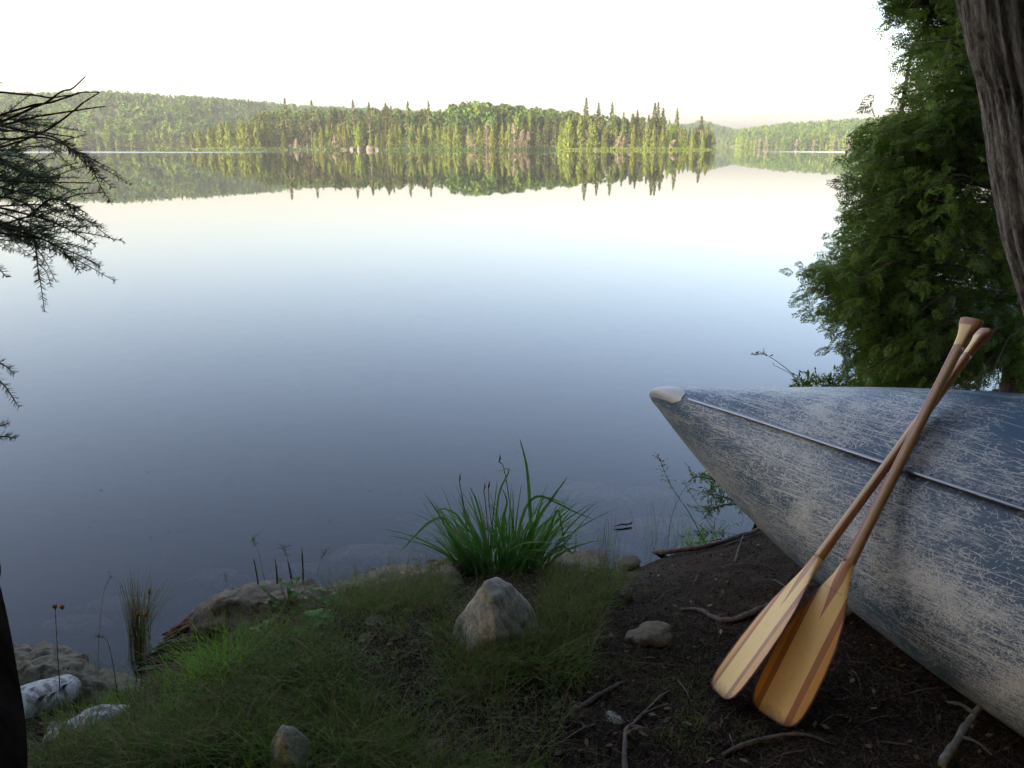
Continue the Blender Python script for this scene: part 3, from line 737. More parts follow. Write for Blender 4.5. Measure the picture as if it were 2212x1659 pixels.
sb = [(1270, 1050, 130, 60), (1390, 1060, 120, 45), (1440, 1128, 190, 66), (1210, 1120, 150, 48), (1330, 1180, 120, 34), (1120, 1160, 120, 36), (820, 1185, 170, 44), (640, 1215, 120, 32), (250, 1300, 160, 40), (170, 1330, 130, 36), (480, 1230, 100, 26), (1540, 1075, 110, 44), (1470, 1180, 100, 28)]
for i, (x, y, wx, wy) in enumerate(sb):
    z = WATER-.05-.02*(1250-y)/100 if y > 1100 else WATER-.14
    z -= .05; p = at_z(x, y, z); dist = p[1]*CP-(p[2]-CAMH)*SP
    V, Fs = rock_shape(50+i, (wx/1720*dist*.5, wy/1720*dist*.8, .045), 8, .22, ICO3); V = V*(1+.2*fbm(V*6+i, 3, i))[:, None]
    o = link('submerged_stone', mesh('submerged_stone', V, Fs, M['bedstone']), None, tuple(p-np.array([0, 0, .05])))
    tag(o, 'flat brown stone lying under the shallow water near the shore', 'stone', 'submerged stones off the bank')

# ------------------------------------------------------------------ wood on the ground
def stick(name, label, pts, r0, r1, mat, n=24, wob=.25, seed=1, lift=.0, cat='stick', group=None, fork=None, absz=None):
    P = np.array([gat(x, y)+np.array([0, 0, z]) for x, y, z in pts]); P = spline(P, n)
    P = P+fbm(P*9, 3, seed)[:, None]*np.array([.3, .3, .3])*r0*3
    mb = MB(); mb.add(*tube(P, np.linspace(r0, r1, n), 9, wob, seed))
    for (i, dx, dy, dz, rr) in (fork or []):
        b_ = P[i]; Q = spline([b_, b_+np.array([dx, dy, dz])*.5+np.array([0, 0, .01]), b_+np.array([dx, dy, dz])], 8)
        mb.add(*tube(Q, np.linspace(rr, rr*.4, 8), 7, wob, seed+i))
    o = link(name, mb.build(name, mat, org=P[0]), None, tuple(P[0])); tag(o, label, cat, group); return o
stick('stick', 'long grey driftwood stick lying across the soil by the water', [(1346, 1210, .035), (1400, 1206, .03), (1480, 1196, .02), (1560, 1180, .02), (1600, 1166, .02), (1650, 1150, .02), (1720, 1135, .03)], .014, .007, M['stick'], 40, .3, 2)
stick('stick', 'thin brown stick beside the long driftwood stick', [(1460, 1180, .03), (1500, 1180, .02), (1560, 1172, .02)], .005, .003, M['stick'], 16, .3, 3)
stick('root', 'pale twisted root lying on soil left of the narrow paddle blade', [(1472, 1325, .01), (1515, 1328, .015), (1560, 1345, .012), (1600, 1340, .012), (1660, 1318, .014)], .007, .010, M['stick'], 30, .4, 4, cat='root')
stick('root', 'grey root arching from under the canoe behind the paddle blades', [(1700, 1380, .01), (1715, 1330, .05), (1730, 1290, .06), (1770, 1265, .05)], .012, .010, M['palestick'], 20, .3, 5, cat='root')
stick('root', 'pale root curving out right of the wider paddle blade', [(1790, 1338, .01), (1820, 1345, .02), (1840, 1330, .03), (1835, 1300, .03)], .009, .007, M['palestick'], 16, .3, 6, cat='root')
stick('fallen_branch', 'pale forked dead branch poking out from under the canoe', [(2030, 1675, .02), (2060, 1630, .03), (2090, 1590, .05), (2125, 1556, .06), (2170, 1520, .06)], .010, .006, M['palestick'], 26, .3, 7, cat='branch', fork=[(17, -.01, .06, .05, .006), (14, -.06, .02, .02, .006), (8, .05, -.05, -.01, .004)])
stick('root', 'dark forked root at the bottom edge of the bare soil', [(1350, 1680, .01), (1348, 1640, .02), (1352, 1600, .02), (1375, 1570, .012), (1420, 1520, .01), (1450, 1490, .0)], .0072, .003, M['stick'], 30, .35, 8, cat='root', fork=[(10, .06, .01, .01, .006), (14, .05, -.02, 0, .004)])
stick('root', 'long thin root running over the lower soil below the blades', [(1560, 1640, .008), (1620, 1615, .015), (1680, 1608, .012), (1740, 1600, .01), (1800, 1612, .0)], .006, .004, M['stick'], 26, .35, 9, cat='root')
stick('root', 'dark thick root crossing the soil at the grass edge', [(1240, 1540, .0), (1290, 1515, .012), (1330, 1492, .014), (1350, 1470, .0)], .008, .004, M['twig'], 20, .35, 10, cat='root')
stick('stick', 'short broken stick standing out of the soil near the driftwood stick', [(1588, 1215, .0), (1596, 1190, .02), (1605, 1170, .03)], .005, .002, M['stick'], 10, .3, 11)
r_ = np.random.default_rng(5)
tw = [(1150, 1430), (1300, 1450), (1420, 1440), (1480, 1500), (1520, 1560), (1380, 1400), (1250, 1590), (1560, 1480), (1450, 1600), (1700, 1640), (1850, 1480), (1900, 1560), (1620, 1230), (1700, 1280), (1500, 1260), (1440, 1290), (1950, 1620), (1800, 1560), (1290, 1380), (1230, 1480), (1400, 1550), (1580, 1620), (1100, 1560), (700, 1620), (430, 1600), (520, 1560), (330, 1620), (980, 1560), (1750, 1500), (2000, 1500)]
for i, (x, y) in enumerate(tw):
    a = r_.uniform(0, PI); L = r_.uniform(30, 75)
    stick('twig', 'thin dry twig lying on the dark soil or grass in the foreground', [(x-L*math.cos(a), y-L*.35*math.sin(a), .006), (x, y+r_.uniform(-6, 6), .012), (x+L*math.cos(a), y+L*.35*math.sin(a), .004)], r_.uniform(.0014, .003), .0008, M['stick'], 14, .3, 30+i, cat='twig', group='twigs scattered on the bank')
# floating twig
p = at_z(1345, 1135, WATER+.008); mb = MB()
mb.add(*tube(spline([p+[-.04, -.012, 0], p+[-.01, 0, .006], p+[.015, .004, .004], p+[.045, .016, .006]], 12), np.linspace(.003, .007, 12), 8, .4, 3))
tag(link('driftwood', mb.build('driftwood', M['palestick'], org=p), None, tuple(p)), 'tiny pale driftwood piece floating on the water right of the sedge', 'driftwood')

# dark leaning trunk at the lower left
P = []
for x, y, Y in ((-150, 1130, 1.75), (-118, 1230, 1.66), (-88, 1330, 1.58), (-66, 1450, 1.48), (-54, 1560, 1.40), (-50, 1680, 1.30), (-50, 1900, 1.15)):
    P.append(at_y(x, y, Y))
P = [np.array([-3.1, 1.9, 4.6]), np.array([-2.5, 1.95, 3.1]), np.array([-1.98, 1.9, 1.9])]+P; P = spline(np.array(P)-[.02, 0, 0], 70); P[-1, 2] = min(P[-1, 2], -.12); rr = np.interp(np.linspace(0, 1, 70), [0, .35, 1], [.07, .105, .105])
lean_ = empty('leaning_tree', tuple(P[-1]), 'smooth dark leaning tree stem cut by the lower left corner', 'tree')
mb = MB(); mb.add(*tube(P, rr, 40, .06, 4)); link('trunk', mb.build('trunk', M['dark_wood'], org=P[-1]), lean_); lean_top = P[0].copy(); lean_base = P[-1].copy()

# birch log and peeled birch bark
def birch_log(name, label, A, B, r, seed, hollow=True):
    P = spline([A, (A+B)/2+np.array([0, 0, .01]), B], 30); T, N, Bn = frame(P)
    k = 40; a = np.linspace(0, 2*PI, k, endpoint=False); V = P[:, None]+r*(np.cos(a)[None, :, None]*N[:, None]+np.sin(a)[None, :, None]*Bn[:, None])
    D = V-P[:, None]; V = P[:, None]+D*(1+.05*fbm(V*18, 3, seed))[..., None]
    V[-1] += T[-1]*(.012*fbm(V[-1]*60, 2, 3))[:, None]
    n = 30; i = np.arange(n-1)[:, None]; j = np.arange(k)[None]
    Fq = np.stack([i*k+j, i*k+(j+1) % k, (i+1)*k+(j+1) % k, (i+1)*k+j], -1).reshape(-1, 4)
    root = empty(name, tuple(A), label, 'log')
    me = mesh('bark', V.reshape(-1, 3)-A, Fq, M['birch'], uv=np.zeros((n*k, 2))); o = link('bark', me, root); s = o.modifiers.new('s', 'SOLIDIFY'); s.thickness = .006; s.offset = -1
    core = P[:-4]; link('rotten_core', mesh('rotten_core', tube(core, r*.86, 24, .1, 3)[0]-A, tube(core, r*.86, 24, .1, 3)[1], M['dark_wood']), root)
    # curls of loose bark
    mb = MB(); r_ = np.random.default_rng(seed)
    for _ in range(14):
        q = r_.integers(3, 27); an = r_.uniform(-.3, PI*.9); d = math.cos(an)*N[q]+math.sin(an)*Bn[q]
        c = P[q]+d*r*1.03; Tt = T[q]; W2 = unit(np.cross(d, Tt)); L = r_.uniform(.012, .03); rows = []
        for u in np.linspace(0, 1, 5):
            rows.append([c+W2*(u*.022)+d*(u**2*.012)-Tt*L/2, c+W2*(u*.022)+d*(u**2*.016)+Tt*L/2])
        mb.add(np.array(rows), gridF(5, 2))
    tag(link('peeling_curls', mb.build('peeling_curls', M['birch'], org=A), root), kind='stuff'); return root
A = gat(38, 1580)+[-.06, -.02, .05]; B = gat(145, 1512)+[0, 0, .03]
birch_log('birch_log', 'hollow white birch log lying on the ground beside the dark stem', A, B, .052, 5)
c = gat(175, 1590); r_ = np.random.default_rng(8); n = 26; a = np.linspace(-1, 1, n); X, Y = np.meshgrid(a, a)
XX = X*.088*(1+.25*fbm2(X*2, Y*2, 3, 4)); YY = Y*.062*(1+.3*fbm2(X*2+9, Y*2, 3, 6)); kk = 1-.18*(X**2)*(Y**2)*2
ZZ = .022*np.clip(1-X**2*.8-Y**2*.4, -1, 1)+.006*fbm2(X*3, Y*3, 4, 5)
V = np.stack([XX*kk*.9+YY*.25, YY*kk+XX*.35, ZZ], -1).reshape(-1, 3)
o = link('birch_bark', mesh('birch_bark', V, gridF(n, n), M['birch'], uv=np.zeros((n*n, 2))), None, tuple(c+[0, .03, .012])); s = o.modifiers.new('s', 'SOLIDIFY'); s.thickness = .004
tag(o, 'grey torn sheet of birch bark on the ground below the birch log', 'bark')
r_ = np.random.default_rng(9)
for i in range(12):
    x, y = r_.uniform(70, 200), r_.uniform(1560, 1650); p = gat(x, y); L = r_.uniform(.012, .026); an = r_.uniform(0, PI)
    a = np.array([math.cos(an), math.sin(an), r_.uniform(-.1, .4)])*L; b_ = np.array([-math.sin(an), math.cos(an), r_.uniform(0, .6)])*L*.45
    g_ = np.linspace(-1, 1, 6); Xg, Yg = np.meshgrid(g_, g_); V = a*Xg.reshape(-1, 1)+b_*Yg.reshape(-1, 1)+np.array([0, 0, 1])*(.008*(Yg.reshape(-1, 1)**2)+.002*r_.normal(size=(36, 1)))
    o = link('bark_chip', mesh('bark_chip', V, gridF(6, 6), M['birch'] if i % 3 == 0 else M['rotten'], uv=np.zeros((36, 2))), None, tuple(p+[0, 0, .008])); s = o.modifiers.new('s', 'SOLIDIFY'); s.thickness = .003
    tag(o, 'small chip of bark or wood around the birch bark sheet', 'bark chip', 'bark chips beside the birch log')

# rotten log: bundle of decaying strands, and root mat below it
def strands(name, label, lines, n, spread, rad, mat, seed, cat):
    r_ = np.random.default_rng(seed); mb = MB(); base = np.array([gat(x, y)+[0, 0, z] for x, y, z in lines])
    for i in range(n):
        o_ = r_.normal(size=3)*spread; o_[2] = abs(o_[2])*.8; s0 = r_.uniform(0, .35); s1 = r_.uniform(.6, 1)
        P = spline(base, 40); i0, i1 = int(s0*39), int(s1*39); P = P[i0:i1+1]+o_*np.linspace(.5, 1, i1-i0+1)[:, None]
        P = P+np.stack([fbm(P*11+i, 2, k)*.018 for k in range(3)], -1)
        mb.add(*tube(P, r_.uniform(*rad)*np.linspace(1, .6, len(P)), 7, .5, i))
    o = link(name, mb.build(name, mat, org=base[0]), None, tuple(base[0])); tag(o, label, cat); return o
strands('rotten_log', 'crumbling reddish brown rotten log under the long boulder', [(360, 1392, .015), (430, 1362, .03), (490, 1350, .035), (570, 1345, .03)], 90, (.028, .035, .014), (.002, .008), M['rotten'], 3, 'log')
strands('root_mat', 'tangle of pale and brown roots at the water edge left of bright grass', [(268, 1452, .0), (330, 1425, .012), (400, 1405, .016), (470, 1395, .01)], 36, (.035, .05, .012), (.002, .006), M['stick'], 4, 'roots')

# ------------------------------------------------------------------ plants of the bank
def pick(region, n, dens=None):
    """random ground points inside a polygon given in photo pixels"""
    poly = np.array(region, float); out = []
    x0, y0 = poly.min(0); x1, y1 = poly.max(0); px_ = poly[:, 0]; py_ = poly[:, 1]
    while len(out) < n:
        X = rng.uniform(x0, x1, 4*n); Y = rng.uniform(y0, y1, 4*n); ins = np.zeros(len(X), bool); j = len(poly)-1
        for i in range(len(poly)):
            c = ((py_[i] > Y) != (py_[j] > Y)) & (X < (px_[j]-px_[i])*(Y-py_[i])/(py_[j]-py_[i]+1e-9)+px_[i]); ins ^= c; j = i
        X, Y = X[ins], Y[ins]
        if dens is not None:
            k = rng.random(len(X)) < dens(X, Y); X, Y = X[k], Y[k]
        out += list(zip(X, Y))
    out = np.array(out[:n]); D = np.stack([(out[:, 0]*K-512)/F, CP+(384-out[:, 1]*K)/F*SP, -SP+(384-out[:, 1]*K)/F*CP], -1)
    o = np.array([0, 0, CAMH]); ts = (-.02-CAMH)/D[:, 2]; P = o+D*ts[:, None]
    for _ in range(6):
        g = gh(P[:, 0], P[:, 1]); ts = (g-CAMH)/D[:, 2]*.7+ts*.3; P = o+D*ts[:, None]
    P[:, 2] = gh(P[:, 0], P[:, 1]); return P
def blades(mb, P, lmin, lmax, wmin, wmax, lean=.5, bendk=.6, m=0, seg=4, fold=0, leandir=None):
    n = len(P); th = rng.uniform(0, 2*PI, n); d = np.stack([np.cos(th), np.sin(th), np.zeros(n)], -1)
    if leandir is not None: d = unit(d+np.array(leandir))
    L = rng.uniform(lmin, lmax, n); k = rng.uniform(0, lean, n)[:, None]
    dirs = unit(d*k+np.array([0, 0, 1.])); bend = d*(L*bendk*rng.uniform(.2, 1, n))[:, None]-np.array([0, 0, 1.])*(L*bendk*rng.uniform(0, .7, n))[:, None]
    side = np.cross(d, [0, 0, 1.])+rng.normal(size=(n, 3))*.25
    mb.add(*ribbons(P, dirs, L, rng.uniform(wmin, wmax, n), bend, side, seg, fold), m)
grass_poly = [(60, 1660), (150, 1560), (200, 1500), (330, 1462), (420, 1400), (560, 1330), (700, 1290), (860, 1240), (960, 1228), (1100, 1240), (1250, 1210), (1330, 1225), (1370, 1250), (1330, 1300), (1290, 1370), (1270, 1450), (1250, 1540), (1200, 1600), (1150, 1700), (60, 1700)]
def patchy(X, Y):
    v_ = fbm2(X/170, Y/90, 3, 21); e = np.clip((1330-X)/140, .12, 1); lo = np.where(Y > 1530, .55, 1)
    return np.clip(.12+2.3*v_+.9*fbm2(X/45, Y/28, 2, 24), .03, 1)*e*lo
mb = MB()
P = pick(grass_poly, 7500, patchy); blades(mb, P, .03, .09, .0016, .0032, .9, .9)
P = pick(grass_poly, 4300, patchy); blades(mb, P, .08, .18, .0016, .0032, .6, .8)
P = pick([(700, 1290), (980, 1250), (960, 1330), (760, 1350)], 1500); blades(mb, P, .08, .17, .0012, .0024, .6, .7)
P = pick([(1180, 1230), (1330, 1220), (1360, 1260), (1290, 1360), (1180, 1420), (1170, 1300)], 1700); blades(mb, P, .06, .16, .0012, .0024, .6, .7)
P = pick([(1290, 1260), (1500, 1230), (1560, 1500), (1700, 1650), (1200, 1700), (1230, 1450)], 900, lambda X, Y: np.clip(fbm2(X/60, Y/40, 2, 5)*1.5-.1, 0, 1)+.02); blades(mb, P, .02, .06, .001, .002, .9, .8)
P = pick(grass_poly, 1300, patchy); blades(mb, P, .05, .16, .003, .005, .8, .9)
tag(link('grass', mb.build('grass', M['grass'], smooth=False)), kind='stuff')
mb = MB(); P = pick(grass_poly, 2600); blades(mb, P, .05, .14, .0010, .0018, 1.3, .9)
tag(link('dry_grass', mb.build('dry_grass', M['grass_dry'], smooth=False)), kind='stuff')
# litter on the dark soil
soil = [(1230, 1330), (1350, 1225), (1500, 1185), (1640, 1140), (1800, 1230), (2000, 1420), (2212, 1590), (2212, 1700), (1100, 1700), (1200, 1560)]
def bits(mb, P, lmin, lmax, wd, m=0):
    n = len(P); a = rng.normal(size=(n, 3)); a[:, 2] *= .35; a = unit(a); b_ = unit(np.cross(a, rng.normal(size=(n, 3)))); L = rng.uniform(lmin, lmax, n)[:, None]
    bend = np.cross(a, b_)*L*rng.uniform(-.25, .25, (n, 1))
    w_ = (wd*rng.uniform(.6, 1.4, n))
    mb.add(*ribbons(P+[0, 0, .004], a, L[:, 0], w_, bend, b_, 3), m)
mb = MB(); P = pick(soil, 9500); bits(mb, P, .006, .022, .0013); P = pick(grass_poly, 5200); bits(mb, P, .008, .03, .0018)
P = pick(soil, 1100); bits(mb, P, .03, .10, .0014)
P = np.concatenate([pick(grass_poly, 260), pick(soil, 160)]); n = len(P); a = unit(rng.normal(size=(n, 3))*[1, 1, .35]); b_ = unit(np.cross(a, rng.normal(size=(n, 3))*.5+[0, 0, 1])); s_ = rng.uniform(.006, .014, n)[:, None]
mb.add(*quads(P+[0, 0, .008], a*s_, b_*s_*.5))
tag(link('needle_litter', mb.build('needle_litter', M['litter'], smooth=False)), kind='stuff')
mb = MB(); P = pick(soil, 17000); bits(mb, P, .004, .015, .005); P = pick(grass_poly, 9000); bits(mb, P, .005, .02, .006)
tag(link('soil_crumbs', mb.build('soil_crumbs', M['litter_dark'], smooth=False)), kind='stuff')
mb = MB()
for poly_, n_ in (([(-900, 1430), (40, 1440), (60, 1680), (-900, 1900)], 3800), ([(0, 1660), (1200, 1660), (1200, 2050), (-200, 2050)], 4500)):
    P = pick(poly_, n_); blades(mb, P, .04, .12, .0018, .0036, .9, .9)
tag(link('grass', mb.build('grass', M['grass'], smooth=False)), kind='stuff')
mb = MB()
for poly_, n_ in (([(-900, 1430), (40, 1440), (60, 1680), (-900, 1900)], 3500), ([(0, 1660), (2212, 1660), (2600, 2050), (-200, 2050)], 6000), ([(2000, 1420), (2700, 1500), (2700, 2000), (2212, 1700)], 2500)):
    P = pick(poly_, n_); bits(mb, P, .005, .025, .004)
tag(link('soil_crumbs', mb.build('soil_crumbs', M['litter_dark'], smooth=False)), kind='stuff')
# small creeping herbs in the turf
mb = MB(); P = pick([(380, 1480), (560, 1360), (720, 1310), (860, 1300), (960, 1420), (940, 1560), (620, 1560), (400, 1560)], 5200, patchy)
n = len(P); H = rng.uniform(.015, .085, n)[:, None]; C = P+np.concatenate([rng.normal(size=(n, 2))*.01, H], 1); a = unit(rng.normal(size=(n, 3))*[1, 1, .4]); b_ = unit(np.cross(a, rng.normal(size=(n, 3))*.4+[0, 0, 1])); s_ = rng.uniform(.003, .007, n)[:, None]
mb.add(*quads(C, a*s_, b_*s_*.55)); P = pick(grass_poly, 2600); n = len(P); C = P+np.stack([0*P[:, 0], 0*P[:, 0], rng.uniform(.004, .03, n)], -1); a = unit(rng.normal(size=(n, 3))*[1, 1, .3]); b_ = unit(np.cross(a, rng.normal(size=(n, 3))*.4+[0, 0, 1])); s_ = rng.uniform(.004, .012, n)[:, None]
mb.add(*quads(C, a*s_, b_*s_*.5)); tag(link('creeping_herbs', mb.build('creeping_herbs', M['herb'], smooth=False)), kind='stuff')

def tuft(name, label, px_, py_, n, spread, lmin, lmax, wmin, wmax, mat, lean=.6, bendk=.7, cat='grass tuft', group=None, seg=6, fold=0, lift=0, leandir=None):
    b_ = gat(px_, py_)+[0, 0, lift]; mb = MB(); P = b_+np.concatenate([rng.normal(size=(n, 2))*spread, np.zeros((n, 1))], 1)
    P[:, 2] = gh(P[:, 0], P[:, 1])+lift
    blades(mb, P, lmin, lmax, wmin, wmax, lean, bendk, seg=seg, fold=fold, leandir=leandir)
    o = link(name, mb.build(name, mat, smooth=False, org=b_), None, tuple(b_)); tag(o, label, cat, group); return o
tuft('grass_tuft', 'bright green grass tuft in front of the rotten log', 480, 1480, 260, .055, .10, .24, .0018, .0035, M['grass_bright'], .7, .6)
tuft('grass_tuft', 'bright green grass patch between the rock ledge and birch log', 380, 1545, 150, .08, .04, .10, .0018, .0035, M['grass_bright'], .8, .6)
tuft('grass_tuft', 'bright grass patch right of the birch log', 250, 1545, 170, .07, .04, .11, .0018, .0035, M['grass_bright'], .8, .6)
tuft('grass_tuft', 'small green tuft at the left edge of the bare soil', 1225, 1470, 60, .03, .03, .09, .0015, .003, M['grass_bright'], .8, .6)
tuft('grass_tuft', 'small green tuft growing under the canoe bow by the water', 1495, 1185, 90, .05, .06, .15, .002, .004, M['grass_bright'], .7, .5)
tuft('grass_tuft', 'olive grass cushion under the canoe beside the shrub', 1590, 1130, 240, .07, .05, .12, .0015, .003, M['grass'], .9, .8)
tuft('grass_tuft', 'green grass tuft at the foot of the pointed bottom rock', 600, 1660, 130, .05, .06, .13, .002, .0035, M['grass_bright'], .8, .7)
tuft('grass_tuft', 'fine tall grass tuft right of the sedge at the waterline', 1310, 1210, 60, .03, .18, .34, .0010, .0018, M['grass'], .25, .4)
tuft('grass_tuft', 'thin upright grass stems in front of the floating driftwood', 1400, 1196, 14, .03, .25, .42, .0012, .002, M['grass'], .25, .4)
tuft('grass_tuft', 'thin tall grass stems between driftwood and canoe shrub', 1450, 1185, 26, .035, .22, .38, .0012, .002, M['grass'], .25, .4)
tuft('grass_tuft', 'loose green blades among the plants on top of the boulder', 640, 1390, 120, .07, .10, .22, .0016, .003, M['grass'], .6, .6)
for (x, y, n_) in ((60, 1500, 60), (120, 1470, 45), (200, 1500, 70), (300, 1510, 70), (230, 1470, 40)):
    tuft('grass_tuft', 'sparse short grass growing over the lower left shore rocks', x, y, n_, .06, .03, .09, .0014, .0026, M['grass'], .9, .8, group='sparse tufts on the lower left rocks', lift=.03)
# sedge / iris clump
cb = gat(1085, 1238); mb = MB(); n = 240; rad = np.sqrt(rng.random(n))*.125; th = rng.uniform(0, 2*PI, n)
off = np.stack([np.cos(th)*rad*1.35, np.sin(th)*rad*.55+.03, np.zeros(n)], -1); P = cb+off; P[:, 2] = np.maximum(gh(P[:, 0], P[:, 1]), WATER)-.01
d = unit(off*[1, .8, 0]+rng.normal(size=(n, 3))*[.05, .05, 0]); L = rng.uniform(.17, .36, n); k = (rad/.125)[:, None]
dirs = unit(d*k*.42+rng.normal(size=(n, 3))*[.10, .10, 0]+[0, 0, 1]); drp = rng.random(n) < .45
bend = d*(L*np.where(drp, .55, .18))[:, None]-np.array([0, 0, 1.])*(L*np.where(drp, .36, .06)*rng.uniform(.5, 1.2, n))[:, None]
mb.add(*ribbons(P, dirs, L, rng.uniform(.010, .017, n), bend, np.cross(d, [0, 0, 1])+rng.normal(size=(n, 3))*.5, 9, .22))
def blade_px(mb, pts, w_, Y0, dY=0, fold=.2):
    P = spline([at_y(x, y, Y0+dY*i) for i, (x, y) in enumerate(pts)], 14); t_ = np.linspace(0, 1, 14)
    w2 = w_*np.clip((1-t_)**.55, .03, 1)*.5; s_ = np.array([1., .25, 0]); T = np.gradient(P, axis=0); s_ = unit(np.cross(T, [0, -1., .3]))
    Vv = np.stack([P-s_*w2[:, None], P+np.array([0, -1, 0])*w2[:, None]*fold*2, P+s_*w2[:, None]], 1); mb.add(Vv, gridF(14, 3))
Yc = cb[1]+.03
for pts, w_ in (([(1150, 1225), (1145, 1100), (1138, 1010), (1122, 945)], .016), ([(1120, 1215), (1150, 1140), (1190, 1080), (1226, 1030)], .017), ([(1110, 1215), (1130, 1110), (1160, 1072), (1200, 1085), (1240, 1105), (1283, 1122)], .012),
                ([(1010, 1220), (985, 1170), (960, 1120), (925, 1130), (890, 1165), (864, 1192)], .014), ([(1030, 1225), (1000, 1130), (965, 1100), (935, 1105)], .010), ([(1070, 1220), (1072, 1120), (1080, 1060), (1100, 1015), (1075, 1018)], .010),
                ([(1150, 1220), (1185, 1150), (1205, 1100), (1215, 1150), (1222, 1190)], .011), ([(1140, 1220), (1165, 1100), (1180, 1075), (1225, 1090)], .010), ([(1050, 1225), (1045, 1150), (1030, 1085), (1014, 1050)], .012),
                ([(1090, 1225), (1086, 1130), (1095, 1085), (1085, 1055)], .012), ([(1040, 1228), (1020, 1150), (990, 1075)], .010), ([(1160, 1225), (1210, 1180), (1240, 1195), (1245, 1140)], .009), ([(1100, 1225), (1140, 1175), (1180, 1165)], .011)):
    blade_px(mb, pts, w_, Yc-.05, .008)
root = empty('sedge_clump', tuple(cb), 'lush green clump of broad arching blades growing at the water edge behind the pointed rock', 'plant')
link('leaf_blades', mb.build('leaf_blades', M['sedge'], smooth=False, org=cb), root)
mb = MB()
for pts in ([(1060, 1225), (1050, 1100), (1045, 1060)], [(1120, 1225), (1100, 1080), (1088, 1010), (1078, 998)], [(1020, 1225), (1003, 1100), (992, 1040)], [(1085, 1220), (1060, 1120), (1055, 1055)]):
    P = spline([at_y(x, y, Yc) for x, y in pts], 10); mb.add(*tube(P, np.linspace(.002, .0015, 10), 6)); q = P[-1]
    mb.add(*tube([q, q+[.003, 0, .012], q+[.004, 0, .03]], [.002, .0036, .001], 6, .3, 2))
link('flower_stems', mb.build('flower_stems', M['reed'], org=cb), root)

# reed bundle at the water, left
b_ = gat(305, 1440); b_[2] = WATER; mb = MB(); n = 150
P = b_+np.stack([rng.normal(size=n)*.016, rng.normal(size=n)*.016, np.zeros(n)], -1)
mb.add(*ribbons(P, unit(rng.normal(size=(n, 3))*[.05, .05, 0]+[.09, 0, 1]), rng.uniform(.22, .37, n), rng.uniform(.0015, .003, n), rng.normal(size=(n, 3))*[.02, .02, .005], None, 5), 0)
n = 70; mb.add(*ribbons(b_+rng.normal(size=(n, 3))*[.015, .015, 0], unit(rng.normal(size=(n, 3))*[.06, .06, 0]+[.15, 0, 1]), rng.uniform(.30, .36, n), rng.uniform(.001, .002, n), np.stack([rng.uniform(.02, .16, n), rng.normal(size=n)*.03, -rng.uniform(.0, .05, n)], -1), None, 8), 1)
o = link('reed_bundle', mb.build('reed_bundle', [M['reed'], M['grass']], smooth=False, org=b_), None, tuple(b_)); tag(o, 'upright bundle of brown and green reed stems in the water at left', 'reeds')

def flower(label, stem, r=.0035, heads=1):
    P = spline([at_y(x, y, Y) for x, y, Y in stem], 16); root = empty('yellow_flower', tuple(P[0]), label, 'flower')
    link('stem', mesh('stem', *[a if k else a-P[0] for k, a in enumerate(tube(P, np.linspace(.0016, .0011, 16), 6))], M['reed']), root)
    for h in range(heads):
        c = P[-1]+np.array([h*.020, 0, -.002*h])-[0, 0, 0]; mb = MB(); n = 40; d = unit(rng.normal(size=(n, 3))*[1, 1, .6]+[0, 0, .5]); mb.add(*quads(c+d*.004, d*.0045, unit(np.cross(d, rng.normal(size=(n, 3))))*.002))
        link('petals', mb.build('petals', M['flower'], smooth=False, org=P[0]), root)
        mb = MB(); mb.add(*tube([c-[0, 0, .009], c-[0, 0, .004], c], [.001, .005, .0045], 8)); link('calyx', mb.build('calyx', M['stalk_dark'], org=P[0]), root)
flower('pair of orange yellow flower heads on a thin stem above the rock shelf', [(130, 1495, 2.05), (125, 1420, 2.05), (119, 1310, 2.05)], heads=2)
flower('yellow flower pair on a tall stem beside the reed bundle', [(290, 1520, 2.0), (298, 1420, 2.05), (300, 1325, 2.08)], heads=2)
flower('single yellow flower at the top of the reed bundle', [(300, 1530, 2.0), (310, 1420, 2.04), (323, 1278, 2.08)])
flower('low yellow flower among the roots in front of the rotten log', [(365, 1450, 2.3), (368, 1425, 2.3), (370, 1410, 2.3)], heads=2)
def seed_stalk(label, stem, n, spread, hl, mat='grass', hm='seedhead', size=.004, rad=.0012, name='seed_grass', cat='grass stalk', head=.3, group=None):
    P = spline([at_y(x, y, Y) for x, y, Y in stem], 18); mb = MB(); mb.add(*tube(P, np.linspace(rad, rad*.5, 18), 5), 0)
    k = int(18*(1-head)); Q = P[k:][rng.integers(0, 18-k, n)]; off = rng.normal(size=(n, 3))*spread; off[:, 2] = np.abs(off[:, 2])*.6
    for q, f in zip(Q, off): mb.add(*tube([q, q+f*.6+[0, 0, .003], q+f], [.0005, .0004, .0003], 3, cap=False), 0)
    C = Q+off; d = unit(rng.normal(size=(n, 3))+[0, 0, .6]); mb.add(*quads(C, d*size, unit(np.cross(d, rng.normal(size=(n, 3))))*size*.35), 1)
    o = link(name, mb.build(name, [M[mat], M[hm]], smooth=False, org=P[0]), None, tuple(P[0])); tag(o, label, cat, group); return o
seed_stalk('drooping grass stalk with a reddish seed head above the canoe', [(1735, 850, 4.0), (1715, 812, 4.0), (1680, 782, 4.0), (1650, 765, 4.0), (1630, 766, 4.0)], 26, .018, 0, size=.010, rad=.0022, head=.35)
seed_stalk('short drooping grass blade below the reddish seed head above the canoe', [(1735, 852, 4.0), (1712, 812, 4.0), (1685, 795, 4.0), (1670, 789, 4.0)], 3, .01, 0, size=.006, rad=.002)
seed_stalk('tall brown flowered rush leaning left of the canoe bow', [(1530, 1185, 3.1), (1490, 1110, 3.1), (1450, 1050, 3.1), (1422, 985, 3.1)], 60, .012, 0, size=.006, rad=.002, head=.35)
